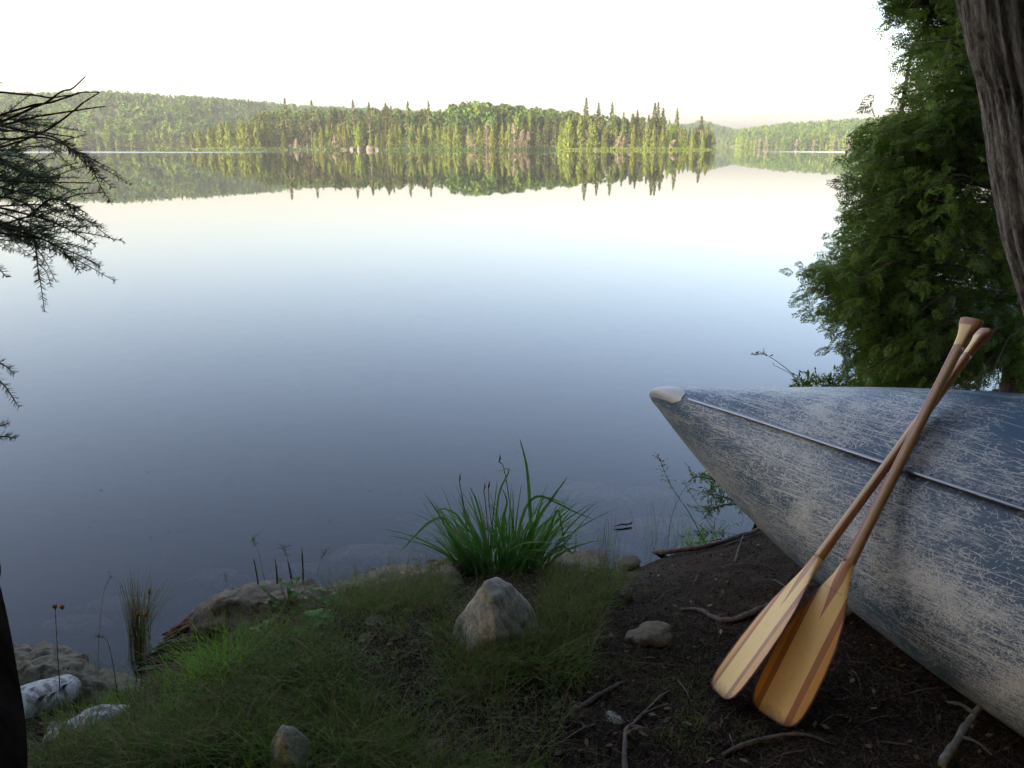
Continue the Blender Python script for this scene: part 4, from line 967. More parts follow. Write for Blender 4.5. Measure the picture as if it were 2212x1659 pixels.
seed_stalk('thin curved rush stem crossing the brown flowered rush', [(1440, 1190, 3.1), (1450, 1120, 3.1), (1475, 1060, 3.1), (1500, 1040, 3.1)], 4, .01, 0, rad=.0014)
seed_stalk('long thin rush stem right of the driftwood, with small brown tip', [(1560, 1180, 3.1), (1520, 1110, 3.1), (1475, 1040, 3.1)], 10, .01, 0, rad=.0014)
seed_stalk('feathery yellowish grass plume left above the long boulder', [(575, 1270, 2.6), (560, 1200, 2.6), (545, 1165, 2.6)], 34, .014, 0, hm='grass_dry', size=.0022, rad=.0008, head=.25)
seed_stalk('feathery grass plume over the middle of the long boulder', [(640, 1290, 2.6), (625, 1220, 2.6), (610, 1180, 2.6)], 34, .014, 0, hm='grass_dry', size=.0022, rad=.0008, head=.3)
seed_stalk('feathery grass plume over the right end of the long boulder', [(680, 1290, 2.6), (690, 1220, 2.6), (705, 1190, 2.6)], 34, .014, 0, hm='grass_dry', size=.0022, rad=.0008, head=.3)
seed_stalk('short feathery plume over the left slope of the long boulder', [(500, 1290, 2.6), (492, 1262, 2.6), (486, 1240, 2.6)], 26, .010, 0, hm='grass_dry', size=.0022, rad=.0008, head=.4)
seed_stalk('nodding pale flower stalk left of the reed bundle', [(255, 1510, 2.0), (245, 1440, 2.0), (232, 1385, 2.0), (215, 1375, 2.0)], 20, .006, 0, hm='grass_dry', size=.004, rad=.0014, head=.15)
seed_stalk('thin dark grass stem in front of the water left of the reeds', [(212, 1520, 2.0), (213, 1400, 2.0), (222, 1290, 2.0), (240, 1240, 2.0)], 6, .006, 0, rad=.0007)
seed_stalk('thin grass stem rising just left of the reed bundle', [(285, 1440, 2.1), (278, 1340, 2.1), (262, 1260, 2.1)], 8, .006, 0, rad=.0008)
for lab, (xa, ya, xb, yb) in (('leftmost dark stiff flower spike standing above the long boulder', (561, 1290, 548, 1206)), ('second dark stiff spike from the left above the long boulder', (600, 1280, 594, 1206)), ('third dark stiff spike from the left above the long boulder, slightly bent', (636, 1300, 621, 1206)), ('rightmost and tallest dark stiff spike above the long boulder', (655, 1300, 652, 1183))):
    P = spline([at_y(xa+4, ya+50, 2.50), at_y(xa, ya, 2.5), at_y((xa+xb)/2+1, (ya+yb)/2, 2.5), at_y(xb, yb, 2.5)], 20); mb = MB()
    mb.add(*tube(P, np.concatenate([np.full(8, .0016), np.linspace(.0028, .0026, 9), [.0024, .0016, .0008]]), 8, .35, 3)); o = link('flower_spike', mb.build('flower_spike', M['stalk_dark'], org=P[0]), None, tuple(P[0])); tag(o, lab, 'flower spike', 'dark plantain spikes by the boulder')

def leafy(name, label, cx_, cy_, n, size, height, spread, mat, cat='plant', group=None, lift=0, aspect=.4):
    b_ = gat(cx_, cy_)+[0, 0, lift]; mb = MB()
    for i in range(n):
        h = height*rng.uniform(.2, 1); c = b_+[rng.normal()*spread, rng.normal()*spread, h]; an = rng.uniform(0, 2*PI); L = size*rng.uniform(.6, 1.15)
        d = np.array([math.cos(an), math.sin(an), rng.uniform(-.1, .6)]); d /= np.linalg.norm(d); s_ = unit(np.cross(d, [0, 0, 1])); up = np.cross(s_, d); rows = []
        for u in np.linspace(0, 1, 7):
            w_ = L*aspect*math.sin(PI*min(1, u*.93+.06))**.8; p = c+d*L*u-np.array([0, 0, 1])*L*.35*u*u; rows.append([p-s_*w_+up*w_*.25, p, p+s_*w_+up*w_*.25])
        mb.add(np.array(rows), gridF(7, 3), 0); mb.add(*tube(spline([b_+rng.normal(size=3)*[.008, .008, 0], (b_+c)/2+[0, 0, .01], c], 5), .0012, 4, cap=False), 1)
    o = link(name, mb.build(name, [M[mat], M['reed']], org=b_), None, tuple(b_)); tag(o, label, cat, group); return o
leafy('leafy_plant', 'broad leaved plant hugging the rotten log', 560, 1395, 9, .07, .05, .03, 'broadleaf', aspect=.42)
leafy('leafy_plant', 'broad leaved plant in the grass below the dark spikes', 690, 1375, 8, .065, .05, .03, 'broadleaf', aspect=.45)
leafy('leafy_plant', 'pale green leafy sprig at the foot of the leftmost dark spike', 572, 1330, 14, .035, .10, .03, 'broadleaf')
leafy('leafy_plant', 'leafy cluster at the feet of the middle dark spikes', 625, 1325, 30, .03, .12, .045, 'broadleaf')
leafy('leafy_plant', 'small upright leafy shoot on the flat shore slab', 757, 1305, 10, .028, .09, .012, 'shrub')
leafy('leafy_plant', 'shorter upright leafy shoot left of the other on the slab', 722, 1315, 8, .024, .06, .012, 'shrub')
leafy('leafy_plant', 'leafy weed at the bottom left of the grass', 480, 1600, 12, .035, .03, .04, 'broadleaf')
leafy('leafy_plant', 'single lobed leaves low in the grass near the bright tuft', 560, 1540, 8, .04, .02, .04, 'broadleaf')
leafy('leafy_plant', 'narrow leafed weeds growing under the canoe by the water', 1540, 1165, 26, .03, .09, .05, 'shrub', aspect=.22)

# shrub under the canoe bow
def shrub(name, label, base, limbs, leafn, leaf, mat, spread, cat='shrub', wood='twig', aspect=.28):
    root = empty(name, tuple(base), label, cat); mbw, mbl = MB(), MB()
    for L in limbs:
        P = spline([base]+[np.array(q) for q in L], 16); mbw.add(*tube(P, np.linspace(.005, .0015, 16), 6, .2, 1))
        for q in P[5:]:
            for _ in range(3):
                e = q+rng.normal(size=3)*spread; mbw.add(*tube(spline([q, (q+e)/2+[0, 0, .004], e], 4), .0009, 3, cap=False))
                n = leafn; u = rng.uniform(.2, 1.05, n)[:, None]; C = q+(e-q)*u; d = unit((e-q)+rng.normal(size=(n, 3))*np.linalg.norm(e-q)*.8+[0, 0, .01]); s_ = unit(np.cross(d, rng.normal(size=(n, 3)))); l_ = leaf*rng.uniform(.6, 1.2, n)[:, None]
                mbl.add(*quads(C+d*l_, d*l_, s_*l_*aspect))
    link('branches', mbw.build('branches', M[wood], org=base), root); link('leaves', mbl.build('leaves', M[mat], smooth=False, org=base), root); return root
sb_ = gat(1640, 1120)+[.05, .05, 0]
shrub('shrub', 'small green shrub reaching out from under the canoe bow over the water', sb_, [[at_y(1590, 1060, 3.25), at_y(1535, 1035, 3.2), at_y(1500, 1030, 3.15)], [at_y(1570, 1075, 3.2), at_y(1520, 1065, 3.15)], [at_y(1600, 1090, 3.2), at_y(1545, 1095, 3.1), at_y(1530, 1110, 3.1)], [at_y(1580, 1050, 3.3), at_y(1530, 1015, 3.3)]], 7, .011, 'shrub', .03)
sb_ = np.array([1.9, 4.1, -.15])
shrub('shrub', 'low leafy green shrub showing just above the canoe left of the cedar', sb_, [[at_y(1760, 850, 4.1), at_y(1735, 828, 4.0)], [at_y(1800, 850, 4.1), at_y(1790, 818, 4.0)], [at_y(1770, 860, 4.1), at_y(1712, 830, 4.0)], [at_y(1840, 850, 4.1), at_y(1830, 812, 4.0)], [at_y(1800, 850, 4.1), at_y(1755, 822, 4.0)]], 6, .018, 'shrub', .035)
# ------------------------------------------------------------------ cedar at right (white cedar with fan sprays)
def fronds(mb, P, D, U, size, leaf=.55, wl=.0036):
    """flat lacy fan sprays: P origin (n,3), D growth direction, U plane normal hint, size (n,)"""
    n = len(P); D = unit(D); S = unit(np.cross(D, U)); N = np.cross(S, D); sz = size[:, None]; out = []; k = 7
    def strip(c0, d, L, w_):
        L = L*rng.uniform(.45, 1.15, (n, 1)); out.append((c0+d*L*.5, d*L*.5, unit(np.cross(d, N+rng.normal(size=(n, 3))*.3))*w_))
    strip(P, D, sz*.6, wl*.6); strip(P+D*sz*.55-N*sz*.06, unit(D-N*.3), sz*.5, wl*.7)
    for i in range(k):
        u = (i+.5)/k; ln = .50*(1-u*.70)*(.6+.4*min(1, u*5))
        for sg in (-1, 1):
            ang = .72+.1*rng.random(); dd = unit(D*math.cos(ang)+S*sg*math.sin(ang)-N*.22+rng.normal(size=(n, 3))*.07); c = P+D*sz*u-N*(sz*.16*u*u); L = sz*ln
            strip(c, dd, L, wl*.75)
            for q, lq in ((.35, .42), (.6, .36), (.8, .26)):
                for s2 in (1, -1): d3 = unit(dd*.75+(D*.75 if s2 > 0 else (S*sg*.45-D*.45))-N*.1); strip(c+dd*L*q, d3, L*lq, wl*.62)
    C = np.concatenate([o[0] for o in out]); A = np.concatenate([o[1] for o in out]); B = np.concatenate([o[2]*np.ones_like(o[0]) for o in out])
    mb.add(*quads(C, A, B))
# outline of the crown in the view, turned into real positions at 3.6-6 m
edge = [(0, 1905), (60, 1940), (130, 1955), (180, 1960), (235, 1965), (250, 1935), (262, 1850), (300, 1838), (345, 1840), (400, 1822), (450, 1812), (500, 1805), (540, 1790), (560, 1772), (600, 1752), (640, 1755), (690, 1790), (740, 1805), (790, 1812), (835, 1805)]
ey = np.array([e[0] for e in edge]); ex = np.array([e[1] for e in edge])
tb = np.array([3.35, 5.0, -.1]); 
crown_root = empty('cedar_tree', tuple(tb), 'big dark green cedar with drooping fan foliage behind the canoe', 'tree')
trunkP = spline([tb+[0, 0, -.3], tb+[-.05, 0, 1.2], tb+[-.1, .05, 2.6], tb+[0, .1, 4.5]], 24)
link('trunk', mesh('trunk', *[a if k else a-tb for k, a in enumerate(tube(trunkP, np.linspace(.13, .05, 24), 14, .15, 3))], M['bark']), crown_root)
mbf, mbw = MB(), MB()
NB = 860; ends = []
for i in range(NB):
    y = rng.uniform(-220, 880); xe = np.interp(y, ey, ex)
    if rng.random() < .34: x = xe+rng.uniform(8, 75); Y = rng.uniform(3.9, 5.0)
    else: x = xe+rng.uniform(30, 520)**1.0; Y = rng.uniform(3.7, 5.2) if i < 560 else rng.uniform(5.2, 5.9)
    if y < 0: x = max(x, 1930)
    ends.append((x, y, Y))
for (x, y) in ((1925, 195), (1935, 205), (1945, 190), (1735, 590), (1748, 602), (1728, 612), (1745, 625), (1765, 650), (1778, 675), (1790, 700), (1760, 580), (1915, 8), (1925, 3), (1870, 262), (1895, 268), (1845, 285), (1845, 330), (1860, 300), (1800, 560), (1808, 520), (1790, 575), (1812, 800), (1822, 780), (1810, 750), (1800, 728), (1770, 625), (1757, 640)):
    ends.append((x, y, rng.uniform(4.1, 4.6)))
for (x, y, Y) in ends:
    E_ = at_y(x, y, Y); hz = min(max(E_[2]*.85+.1, .2), 4.3); T_ = np.array([np.interp(hz, trunkP[:, 2], trunkP[:, k]) for k in range(3)])
    v_ = E_-T_; Lb = np.linalg.norm(v_)
    B0_ = T_+v_*max(0, 1-.75/Lb)
    Pm = spline([B0_, (B0_+E_)/2+[0, 0, .05], E_-[0, 0, .02]], 8); mbw.add(*tube(Pm, np.linspace(.007, .002, 8), 5, cap=False))
    n = 19; u = rng.uniform(.05, 1.02, n); q = np.stack([np.interp(u, np.linspace(0, 1, 8), Pm[:, k]) for k in range(3)], -1)+rng.normal(size=(n, 3))*.04
    hd = unit(v_*[1, 1, .2]+np.array([-.5, -.5, 0])); D = unit(hd*.75+rng.normal(size=(n, 3))*.38+np.array([0, 0, -.22])); U = unit(rng.normal(size=(1, 3))*.55+rng.normal(size=(n, 3))*.35+[-.35, -.75, .55])
    fronds(mbf, q, D, U, rng.uniform(.06, .125, n))
link('branches', mbw.build('branches', M['twig'], org=tb), crown_root)
link('crown', mbf.build('crown', M['cedar'], smooth=False, org=tb), crown_root)
# a few limbs reaching from trunk
mb = MB()
for (x, y, Y) in ((1740, 610, 4.3), (1800, 690, 4.4), (1930, 200, 4.6), (1850, 300, 4.5), (1830, 470, 4.5), (1980, 60, 4.6)):
    E_ = at_y(x+20, y, Y); T_ = np.array([np.interp(max(.1, E_[2]*.8), trunkP[:, 2], trunkP[:, k]) for k in range(3)])
    mb.add(*tube(spline([T_, (T_+E_)/2+[0, 0, -.08], E_], 16), np.linspace(.03, .005, 16), 8, .2, 2))
link('limb', mb.build('limb', M['bark'], org=tb), crown_root)
# cedar foliage behind, its sunlit yellow painted into the leaf colour
gb = at_y(1925, 330, 6.2); root = empty('sunlit_cedar_patch', (gb[0], gb[1], -.3), 'cedar foliage painted sunlit yellow, glimpsed through a gap in the dark cedar', 'tree')
mb = MB(); n = 200; q = np.stack([at_y(rng.uniform(1895, 1975), rng.uniform(255, 430), rng.uniform(6.0, 6.4)) for _ in range(n)]); fronds(mb, q, rng.normal(size=(n, 3))+[0, 0, .3], rng.normal(size=(n, 3)), rng.uniform(.08, .15, n))
link('crown', mb.build('crown', M['cedar_sunlit_tint'], smooth=False, org=(gb[0], gb[1], -.3)), root)
link('trunk', mesh('trunk', *tube([(0, 0, -.3), (0, 0, 1), (0.05, 0, 2.4)], [.04, .03, .01], 8), M['bark']), root)

# ------------------------------------------------------------------ big leaning trunk at the right edge
edgeL = [(-400, 2010, 2.35), (0, 2078, 2.5), (100, 2103, 2.55), (200, 2118, 2.6), (300, 2130, 2.65), (430, 2150, 2.7), (540, 2180, 2.75), (660, 2215, 2.8), (800, 2262, 2.85), (1100, 2370, 2.95)]
P = []; RT = .235
for (y, x, Y) in edgeL:
    p = at_y(x, y, Y); d_ = unit(np.array([p[1], -p[0], 0])); P.append(p+d_*RT*1.05)
top = P[0]+(P[0]-P[1])*3.0; P = [top]+P; P[-1][2] = min(P[-1][2], -.1)
P = spline(P, 150); T, N, Bn = frame(P); k = 220; a = np.linspace(0, 2*PI, k, endpoint=False)
fl_ = np.clip((0.5-P[:, 2]), 0, 1)*.12; rr = (RT+fl_)[:, None]
# shaggy vertical bark ridges: noise stretched along the stem
s = np.concatenate([[0], np.cumsum(np.linalg.norm(np.diff(P, axis=0), axis=1))])
cc = np.stack([np.cos(a)[None]*3.4+0*s[:, None]+(s*.25)[:, None]*.6, np.sin(a)[None]*3.4+0*s[:, None], 0*a[None]+(s*.9)[:, None]], -1)
r1_ = 1-np.abs(fbm(cc*np.array([1.6, 1.6, .8]), 3, 4))*2.2; r2_ = fbm(cc*np.array([4.5, 4.5, 1.6]), 3, 8)
rr = rr*(1+.075*(r1_-.5)+.06*r2_+.03*fbm(cc*np.array([11, 11, 3.2]), 2, 12))
V = P[:, None]+rr[..., None]*(np.cos(a)[None, :, None]*N[:, None]+np.sin(a)[None, :, None]*Bn[:, None])
n = len(P); i = np.arange(n-1)[:, None]; j = np.arange(k)[None]; Fq = np.stack([i*k+j, i*k+(j+1) % k, (i+1)*k+(j+1) % k, (i+1)*k+j], -1).reshape(-1, 4)
UVt = np.stack([np.broadcast_to((a*RT)[None], (n, k)), np.broadcast_to(s[:, None], (n, k))], -1).reshape(-1, 2)
t = NT('cedar_bark'); v = t.coord('UV', (1, .20, 1)); n1 = t.noise(v, 46, 7, .7, 1.1); n2 = t.noise(v, 150, 5, .75, .5); n3 = t.noise(t.coord('UV'), 3, 3)
col = t.ramp(n1, [(.32, (.04, .033, .026)), (.44, (.22, .185, .145)), (.62, (.50, .45, .37))]); col = t.mix(t.ramp(n2, [(.35, .7), (.55, 0.)]), col, (.03, .024, .02)); col = t.mix(t.math('MULTIPLY', n3, .35), col, (.13, .13, .10))
t.setb(Base_Color=col, Roughness=.92, Normal=t.bump(t.math('ADD', n1, t.math('MULTIPLY', n2, .5)), 1., .03)); t.b.inputs['Specular IOR Level'].default_value = .15; M['cedar_bark'] = t.m
base = P[-1]; root = empty('cedar_tree', tuple(base), 'thick leaning cedar trunk with shaggy ridged bark at the right edge', 'tree')
link('trunk', mesh('trunk', V.reshape(-1, 3)-base, Fq, M['cedar_bark'], uv=UVt), root)
def cloud_crown(n, c, rad, size, seed, name, mat, parent, org, flat=.35):
    r_ = np.random.default_rng(seed); d = unit(r_.normal(size=(n, 3))); C = np.array(c)+d*(r_.random((n, 1))**.4)*np.array(rad); a_ = unit(r_.normal(size=(n, 3))*[1, 1, .5]); b2 = unit(np.cross(a_, r_.normal(size=(n, 3)))); s_ = size*r_.uniform(.5, 1.2, (n, 1))
    mb = MB(); mb.add(*quads(C, a_*s_, b2*s_*flat)); return link(name, mb.build(name, mat, smooth=False, org=org), parent)
cloud_crown(9000, (2.6, 1.0, 6.2), (2.6, 2.4, 2.6), .16, 5, 'crown', M['canopy'], root, base)

# ------------------------------------------------------------------ woods behind the camera (their shade falls on the bank)
tid = 0
for (x, y, h, rad, cz) in ((-4.4, -.4, 9, 2.2, 4.6), (-2.6, -2.6, 10, 2.8, 4.6), (0.2, -3.2, 11, 2.9, 4.8), (3.4, -2.6, 10, 2.9, 4.6), (-5.8, -1.2, 11, 2.8, 4.0), (-6.6, -4.6, 12, 3.2, 4.8), (-9.6, -3.6, 12, 3.0, 4.6), (6.6, 0.2, 10, 2.7, 4.2), (0.0, -7, 13, 3.5, 5.0), (-12.0, -7.2, 13, 3.4, 5.2), (5.2, -7, 13, 3.4, 5.2), (-5.0, -9, 13, 3.5, 5.0), (-8.6, 0.9, 10, 2.4, 4.4), (8.5, -5, 12, 3.2, 4.6), (-15, -2.5, 12, 3.0, 4.8)):
    z0_ = float(gh(np.array([x]), np.array([y]))[0]); o = empty('pine_tree', (x, y, z0_), 'tall dark conifer in the woods behind the viewpoint', 'tree', 'conifers behind the viewpoint')
    link('trunk', mesh('trunk', *tube([(0, 0, -.2), (0, 0, h*.5), (0, 0, h)], [.16, .11, .03], 10), M['bark']), o)
    cloud_crown(7500, (0, 0, cz), (rad, rad, h*.40), .20, 100+tid, 'crown', M['canopy'], o, (0, 0, 0), .45); tid += 1
# high boughs over the viewpoint
o = empty('pine_tree', (-.6, -1.6, 0), 'overhanging conifer crown above the viewpoint', 'tree', 'conifers behind the viewpoint')
link('trunk', mesh('trunk', *tube([(0, 0, -.2), (0, 0, 4), (0, 0, 9)], [.15, .11, .03], 10), M['bark']), o)
cloud_crown(6000, (1.0, .9, 5.2), (2.6, 1.8, 1.6), .17, 300, 'crown', M['canopy'], o, (0, 0, 0), .45)

cloud_crown(3500, tuple(lean_top), (1.0, .9, 1.1), .10, 77, 'crown', M['canopy'], lean_, lean_base)
# ------------------------------------------------------------------ fir at the left edge
fb = np.array([-2.75, 2.0, -.1]); fir = empty('fir_tree', tuple(fb), 'dark fir reaching in from the left edge with bare red twigs', 'tree')
link('trunk', mesh('trunk', *tube([(0, 0, -.4), (0, 0, 1.5), (0.02, 0, 4)], [.10, .08, .04], 12, .1, 2), M['bark']), fir)
mbt, mbr, mbn, mbnr = MB(), MB(), MB(), MB()
def needles(mb, P, L, dens, droop=0, flat=True, seedz=0, wd=.0026):
    T, N, B = frame(P); S = unit(np.cross(T, [0, -.55, .8]))
    seg = np.linalg.norm(np.diff(P, axis=0), axis=1).sum(); n = max(6, int(seg*dens)); u = rng.uniform(.02, 1, n)*(len(P)-1); i_ = u.astype(int).clip(0, len(P)-2); f = (u-i_)[:, None]
    C = P[i_]*(1-f)+P[i_+1]*f; sg = np.where(rng.random(n) < .5, -1, 1)[:, None]; Tt = T[i_]; Ss = S[i_]; Up = np.cross(Ss, Tt)
    d = unit(Ss*sg*(.95)+Tt*.6+Up*rng.uniform(-.15, .3, (n, 1))+rng.normal(size=(n, 3))*.08); l_ = L*rng.uniform(.7, 1.1, n)*np.clip(1.15-.55*(u/(len(P)-1)), .5, 1)
    mb.add(*ribbons(C, d, l_, np.full(n, wd), rng.normal(size=(n, 3))*.001, Tt, 2))
def twig(pts, Y, r0=.004, r1=.0012, needle=None, red=False, L=.023, dens=460, sub=0):
    P = spline([at_y(x, y, Y+dy) for x, y, dy in [(p+(0,))[:3] for p in pts]], 22); P = P+np.stack([fbm(P*16+k*5, 2, 3+k)*.004 for k in range(3)], -1)
    (mbr if red else mbt).add(*tube(P, np.linspace(r0, r1, 22), 6, .25, 4))
    if needle: needles(mbnr if needle == 'red' else mbn, P[2:], L, dens)
    for s_ in range(sub):
        i_ = rng.integers(5, 19); sg = rng.choice([-1, 1]); T = unit(P[i_+1]-P[i_-1]); q = P[i_]; d = unit(T*.8+np.array([0, rng.normal()*.6, sg*.55+rng.normal()*.2])); Q = spline([q, q+d*.04+T*.01, q+d*.05*rng.uniform(1, 2)+T*.04], 8)
        mbt.add(*tube(Q, np.linspace(.0015, .0008, 8), 5)); needles(mbnr if needle == 'red' else mbn, Q, L*.9, dens)
for pts in ([(-160, 330), (60, 240), (130, 200), (155, 192), (185, 163)], [(-160, 190), (60, 204), (110, 210), (155, 206)], [(-160, 300), (60, 232), (130, 215), (175, 200), (215, 197)][:5], [(-160, 320), (60, 258), (160, 240), (228, 228)], [(-160, 360), (60, 300), (130, 262), (175, 225), (215, 197)], [(-150, 280), (60, 285), (160, 298)], [(-120, 390), (60, 392), (200, 394)], [(-60, 160), (4, 180)]):
    twig(pts, 1.95, .0030, .0013, red=True)
for pts, red in (([(-140, 250), (90, 290), (150, 320), (190, 350), (208, 372)], 'red'), ([(-20, 300), (100, 300), (160, 325), (200, 352)], 'red'), ([(60, 470, .0), (110, 430), (150, 440), (190, 462)], 'fir'), ([(-40, 440), (80, 470), (150, 495), (205, 528)], 'fir'), ([(-40, 500), (80, 515), (150, 540), (214, 575)], 'fir'), ([(40, 480), (75, 530), (84, 605)], 'fir'), ([(-60, 470), (40, 500), (120, 530), (175, 590)], 'fir'), ([(-80, 420), (30, 430), (80, 460), (120, 490)], 'fir'),
                ([(-60, 560), (-10, 575), (16, 600)], 'fir'), ([(-60, 770), (0, 785), (32, 806)], 'fir'), ([(-60, 800), (0, 825), (42, 880)], 'fir'), ([(-60, 930), (0, 920), (20, 912)], 'fir'), ([(-70, 950), (0, 942), (34, 948)], 'fir')):
    twig(pts, 1.9+rng.uniform(-.05, .1), .003, .001, needle=red, sub=3 if red == 'fir' and pts[-1][0] > 60 else 2 if red == 'red' else 0)
for _ in range(34):
    x1 = rng.uniform(10, 150); y1 = rng.uniform(250, 540); x1 = min(x1, np.interp(y1, [230, 260, 330, 400, 420, 500, 545], [30, 110, 185, 120, 135, 175, 150])); twig([(x1-rng.uniform(110, 220), y1-rng.uniform(-30, 70)), (x1-60, y1-rng.uniform(0, 25)), (x1, y1)], rng.uniform(1.85, 2.5), .003, .001, needle='fir', sub=3, dens=520)
# main limbs from the trunk, needled along their whole length
for (x, y) in ((-60, 300), (-60, 470), (-60, 800), (-60, 940), (-90, 150)):
    E_ = at_y(x, y, 2.0); Lm = spline([fb+[0, 0, E_[2]-fb[2]+.1], (fb+[0, 0, E_[2]-fb[2]]+E_)/2+[0, 0, .06], E_], 12)
    for _ in range(48):
        q0 = Lm[rng.integers(2, 12)]; d_ = unit(np.array([rng.uniform(-.2, .5), rng.normal()*.8, rng.normal()*.3])); q1 = q0+d_*rng.uniform(.08, .22)
        dd_ = q1-[0, 0, CAMH]; tt_ = dd_[1]*CP-dd_[2]*SP
        if dd_[0] > -.655*tt_: continue
        Q = spline([q0, (q0+q1)/2+[0, 0, .01], q1], 10); mbt.add(*tube(Q, np.linspace(.003, .001, 10), 5)); needles(mbn, Q, .022, 420)
    mbt.add(*tube(spline([fb+[0, 0, E_[2]-fb[2]+.1], (fb+[0, 0, E_[2]-fb[2]]+E_)/2+[0, 0, .06], E_], 12), np.linspace(.014, .005, 12), 7, .2, 3))
link('branches', mbt.build('branches', M['twig'], org=fb), fir); link('bare_twigs', mbr.build('bare_twigs', M['redtwig'], org=fb), fir)
link('needles', mbn.build('needles', M['fir'], smooth=False, org=fb), fir); link('red_needles', mbnr.build('red_needles', M['fir_red'], smooth=False, org=fb), fir)

# ------------------------------------------------------------------ far shores
HZ = 145.5/K
def col_dir(xD):  # ground azimuth slope x/y for a picture column
    return (xD*K-512)/F/ (CP+(384-145.5)/F*SP)
skyB = [(-900, 215), (0, 198), (100, 198), (250, 194), (330, 200), (450, 206), (560, 216), (700, 226), (900, 234), (1100, 245), (1300, 262), (1480, 264), (1512, 256), (1545, 264), (1590, 273), (1650, 264), (1700, 259), (1800, 254), (1850, 250), (2000, 246), (2212, 240), (3200, 230)]
shoreB = [(-900, 380), (0, 470), (200, 480), (400, 500), (700, 640), (1000, 760), (1480, 900), (1585, 860), (1600, 720), (1700, 690), (1850, 670), (2000, 640), (2212, 600), (3200, 420)]
def terr(name, x0, x1, shore, sky, dr, th, nx=160, ny=14, mat=M['hill']):
    X = np.linspace(x0, x1, nx); rows = []
    sd_ = np.interp(X, *zip(*shore)); sk = np.interp(X, *zip(*sky)); rdist = sd_+dr
    hz = CAMH+(HZ-sk)/1720*rdist-th; sl_ = col_dir(X)
    for q in np.linspace(0, 1, ny):
        Y = sd_+q*dr*1.5; f = np.clip(q*1.5, 0, 1); z = WATER+.25+np.maximum(hz-WATER, .8)*(f*f*(3-2*f))+np.where(q > 0, fbm2(X/60, Y/60+0*X, 3, 3)*1.2, 0)
        if q == 0: z = np.full_like(X, WATER-.3)
        rows.append(np.stack([sl_*Y, Y, z], -1))
    V = np.array(rows); return V, sd_, X, mesh(name, V.reshape(-1, 3), gridF(ny, nx), mat)
VB, sdB, XB, me = terr('hills', -900, 3200, shoreB, skyB, 160, 17.5); tag(link('hills', me), kind='structure')
shoreA = [(408, 372), (420, 352), (520, 345), (600, 352), (650, 350), (700, 340), (900, 338), (1140, 336), (1150, 352), (1200, 352), (1210, 336), (1400, 334), (1500, 336), (1540, 344), (1548, 380)]
def headA(X): return np.interp(X, *zip(*shoreA))
X = np.linspace(408, 1548, 120); rows = []
for q in np.linspace(0, 1, 10):
    Y = headA(X)+q*105; z = WATER+.2+1.6*np.sin(PI*min(q*1.2, 1)*.5)*np.clip(np.minimum(X-408, 1548-X)/60, 0, 1)+(0 if q else -.6); z = z-(3 if q == 1 else 0); rows.append(np.stack([col_dir(X)*Y, Y, z], -1))
tag(link('headland', mesh('headland', np.array(rows).reshape(-1, 3), gridF(10, 120), M['hill'])), kind='structure')
def zA(Y, yfront): return WATER+.3+1.5*min(1, (Y-yfront)/50)

# --- tree shapes (unit: metres, base at 0), several variants of each kind
def conifer(h, r, seed, n=420, bare=.12, top=1.0, droop=.25, leafs=.55, dens=1.0, irregular=.25):
    r_ = np.random.default_rng(seed); u = r_.random(n)**.85; z = h*(bare+(1-bare)*u)
    prof = (1-u)**top*(1+irregular*np.interp(u*9+seed % 5, np.arange(16), r_.uniform(-1, 1, 16)))+.03; th = r_.uniform(0, 2*PI, n); rad = r*prof*np.sqrt(r_.uniform(.12, 1, n))
    d = np.stack([np.cos(th), np.sin(th), np.zeros(n)], -1); C = d*rad[:, None]+np.stack([0*z, 0*z, z-rad*droop*.5], -1)
    L = leafs*1.15*(.45+.55*(1-u))*r_.uniform(.6, 1.3, n); a_ = unit(d+r_.normal(size=(n, 3))*.35+[0, 0, -droop]); b2 = unit(np.cross(a_, r_.normal(size=(n, 3))*.5+[0, 0, 1.]))
    return C, a_*L[:, None], b2*(L*.42)[:, None]
def tall_cedar(h, r, seed, n=460):
    r_ = np.random.default_rng(seed); u = r_.random(n); prof = np.interp(u, [0, .12, .4, .75, 1], [.75, 1, .85, .45, .04])*(1+.25*np.interp(u*8, np.arange(10), r_.uniform(-1, 1, 10)))
    th = r_.uniform(0, 2*PI, n); rad = r*prof*np.sqrt(r_.uniform(.25, 1, n)); d = np.stack([np.cos(th), np.sin(th), np.zeros(n)], -1); C = d*rad[:, None]+np.stack([0*u, 0*u, u*h*.97+.1], -1)
    a_ = unit(np.array([0, 0, 1.])+d*.45+r_.normal(size=(n, 3))*.35); b2 = unit(np.cross(a_, d+r_.normal(size=(n, 3))*.4)); L = r_.uniform(.3, .75, n); return C, a_*L[:, None], b2*(L*.45)[:, None]
def round_tree(h, r, seed, n=520):
    r_ = np.random.default_rng(seed); m = 9; cc_ = np.stack([r_.normal(size=m)*r*.42, r_.normal(size=m)*r*.42, h*r_.uniform(.42, .86, m)], -1); cr = r*r_.uniform(.35, .6, m); cc_[0] = [0, 0, h*.9-cr[0]*.6]
    k = r_.integers(0, m, n); d = unit(r_.normal(size=(n, 3))); C = cc_[k]+d*(cr[k]*r_.uniform(.55, 1, n)**.5)[:, None]*[1, 1, 1.1]; a_ = unit(r_.normal(size=(n, 3))); b2 = unit(np.cross(a_, d*.7+r_.normal(size=(n, 3))*.5)); L = r_.uniform(.25, .55, n); return C, a_*L[:, None], b2*(L*.7)[:, None]
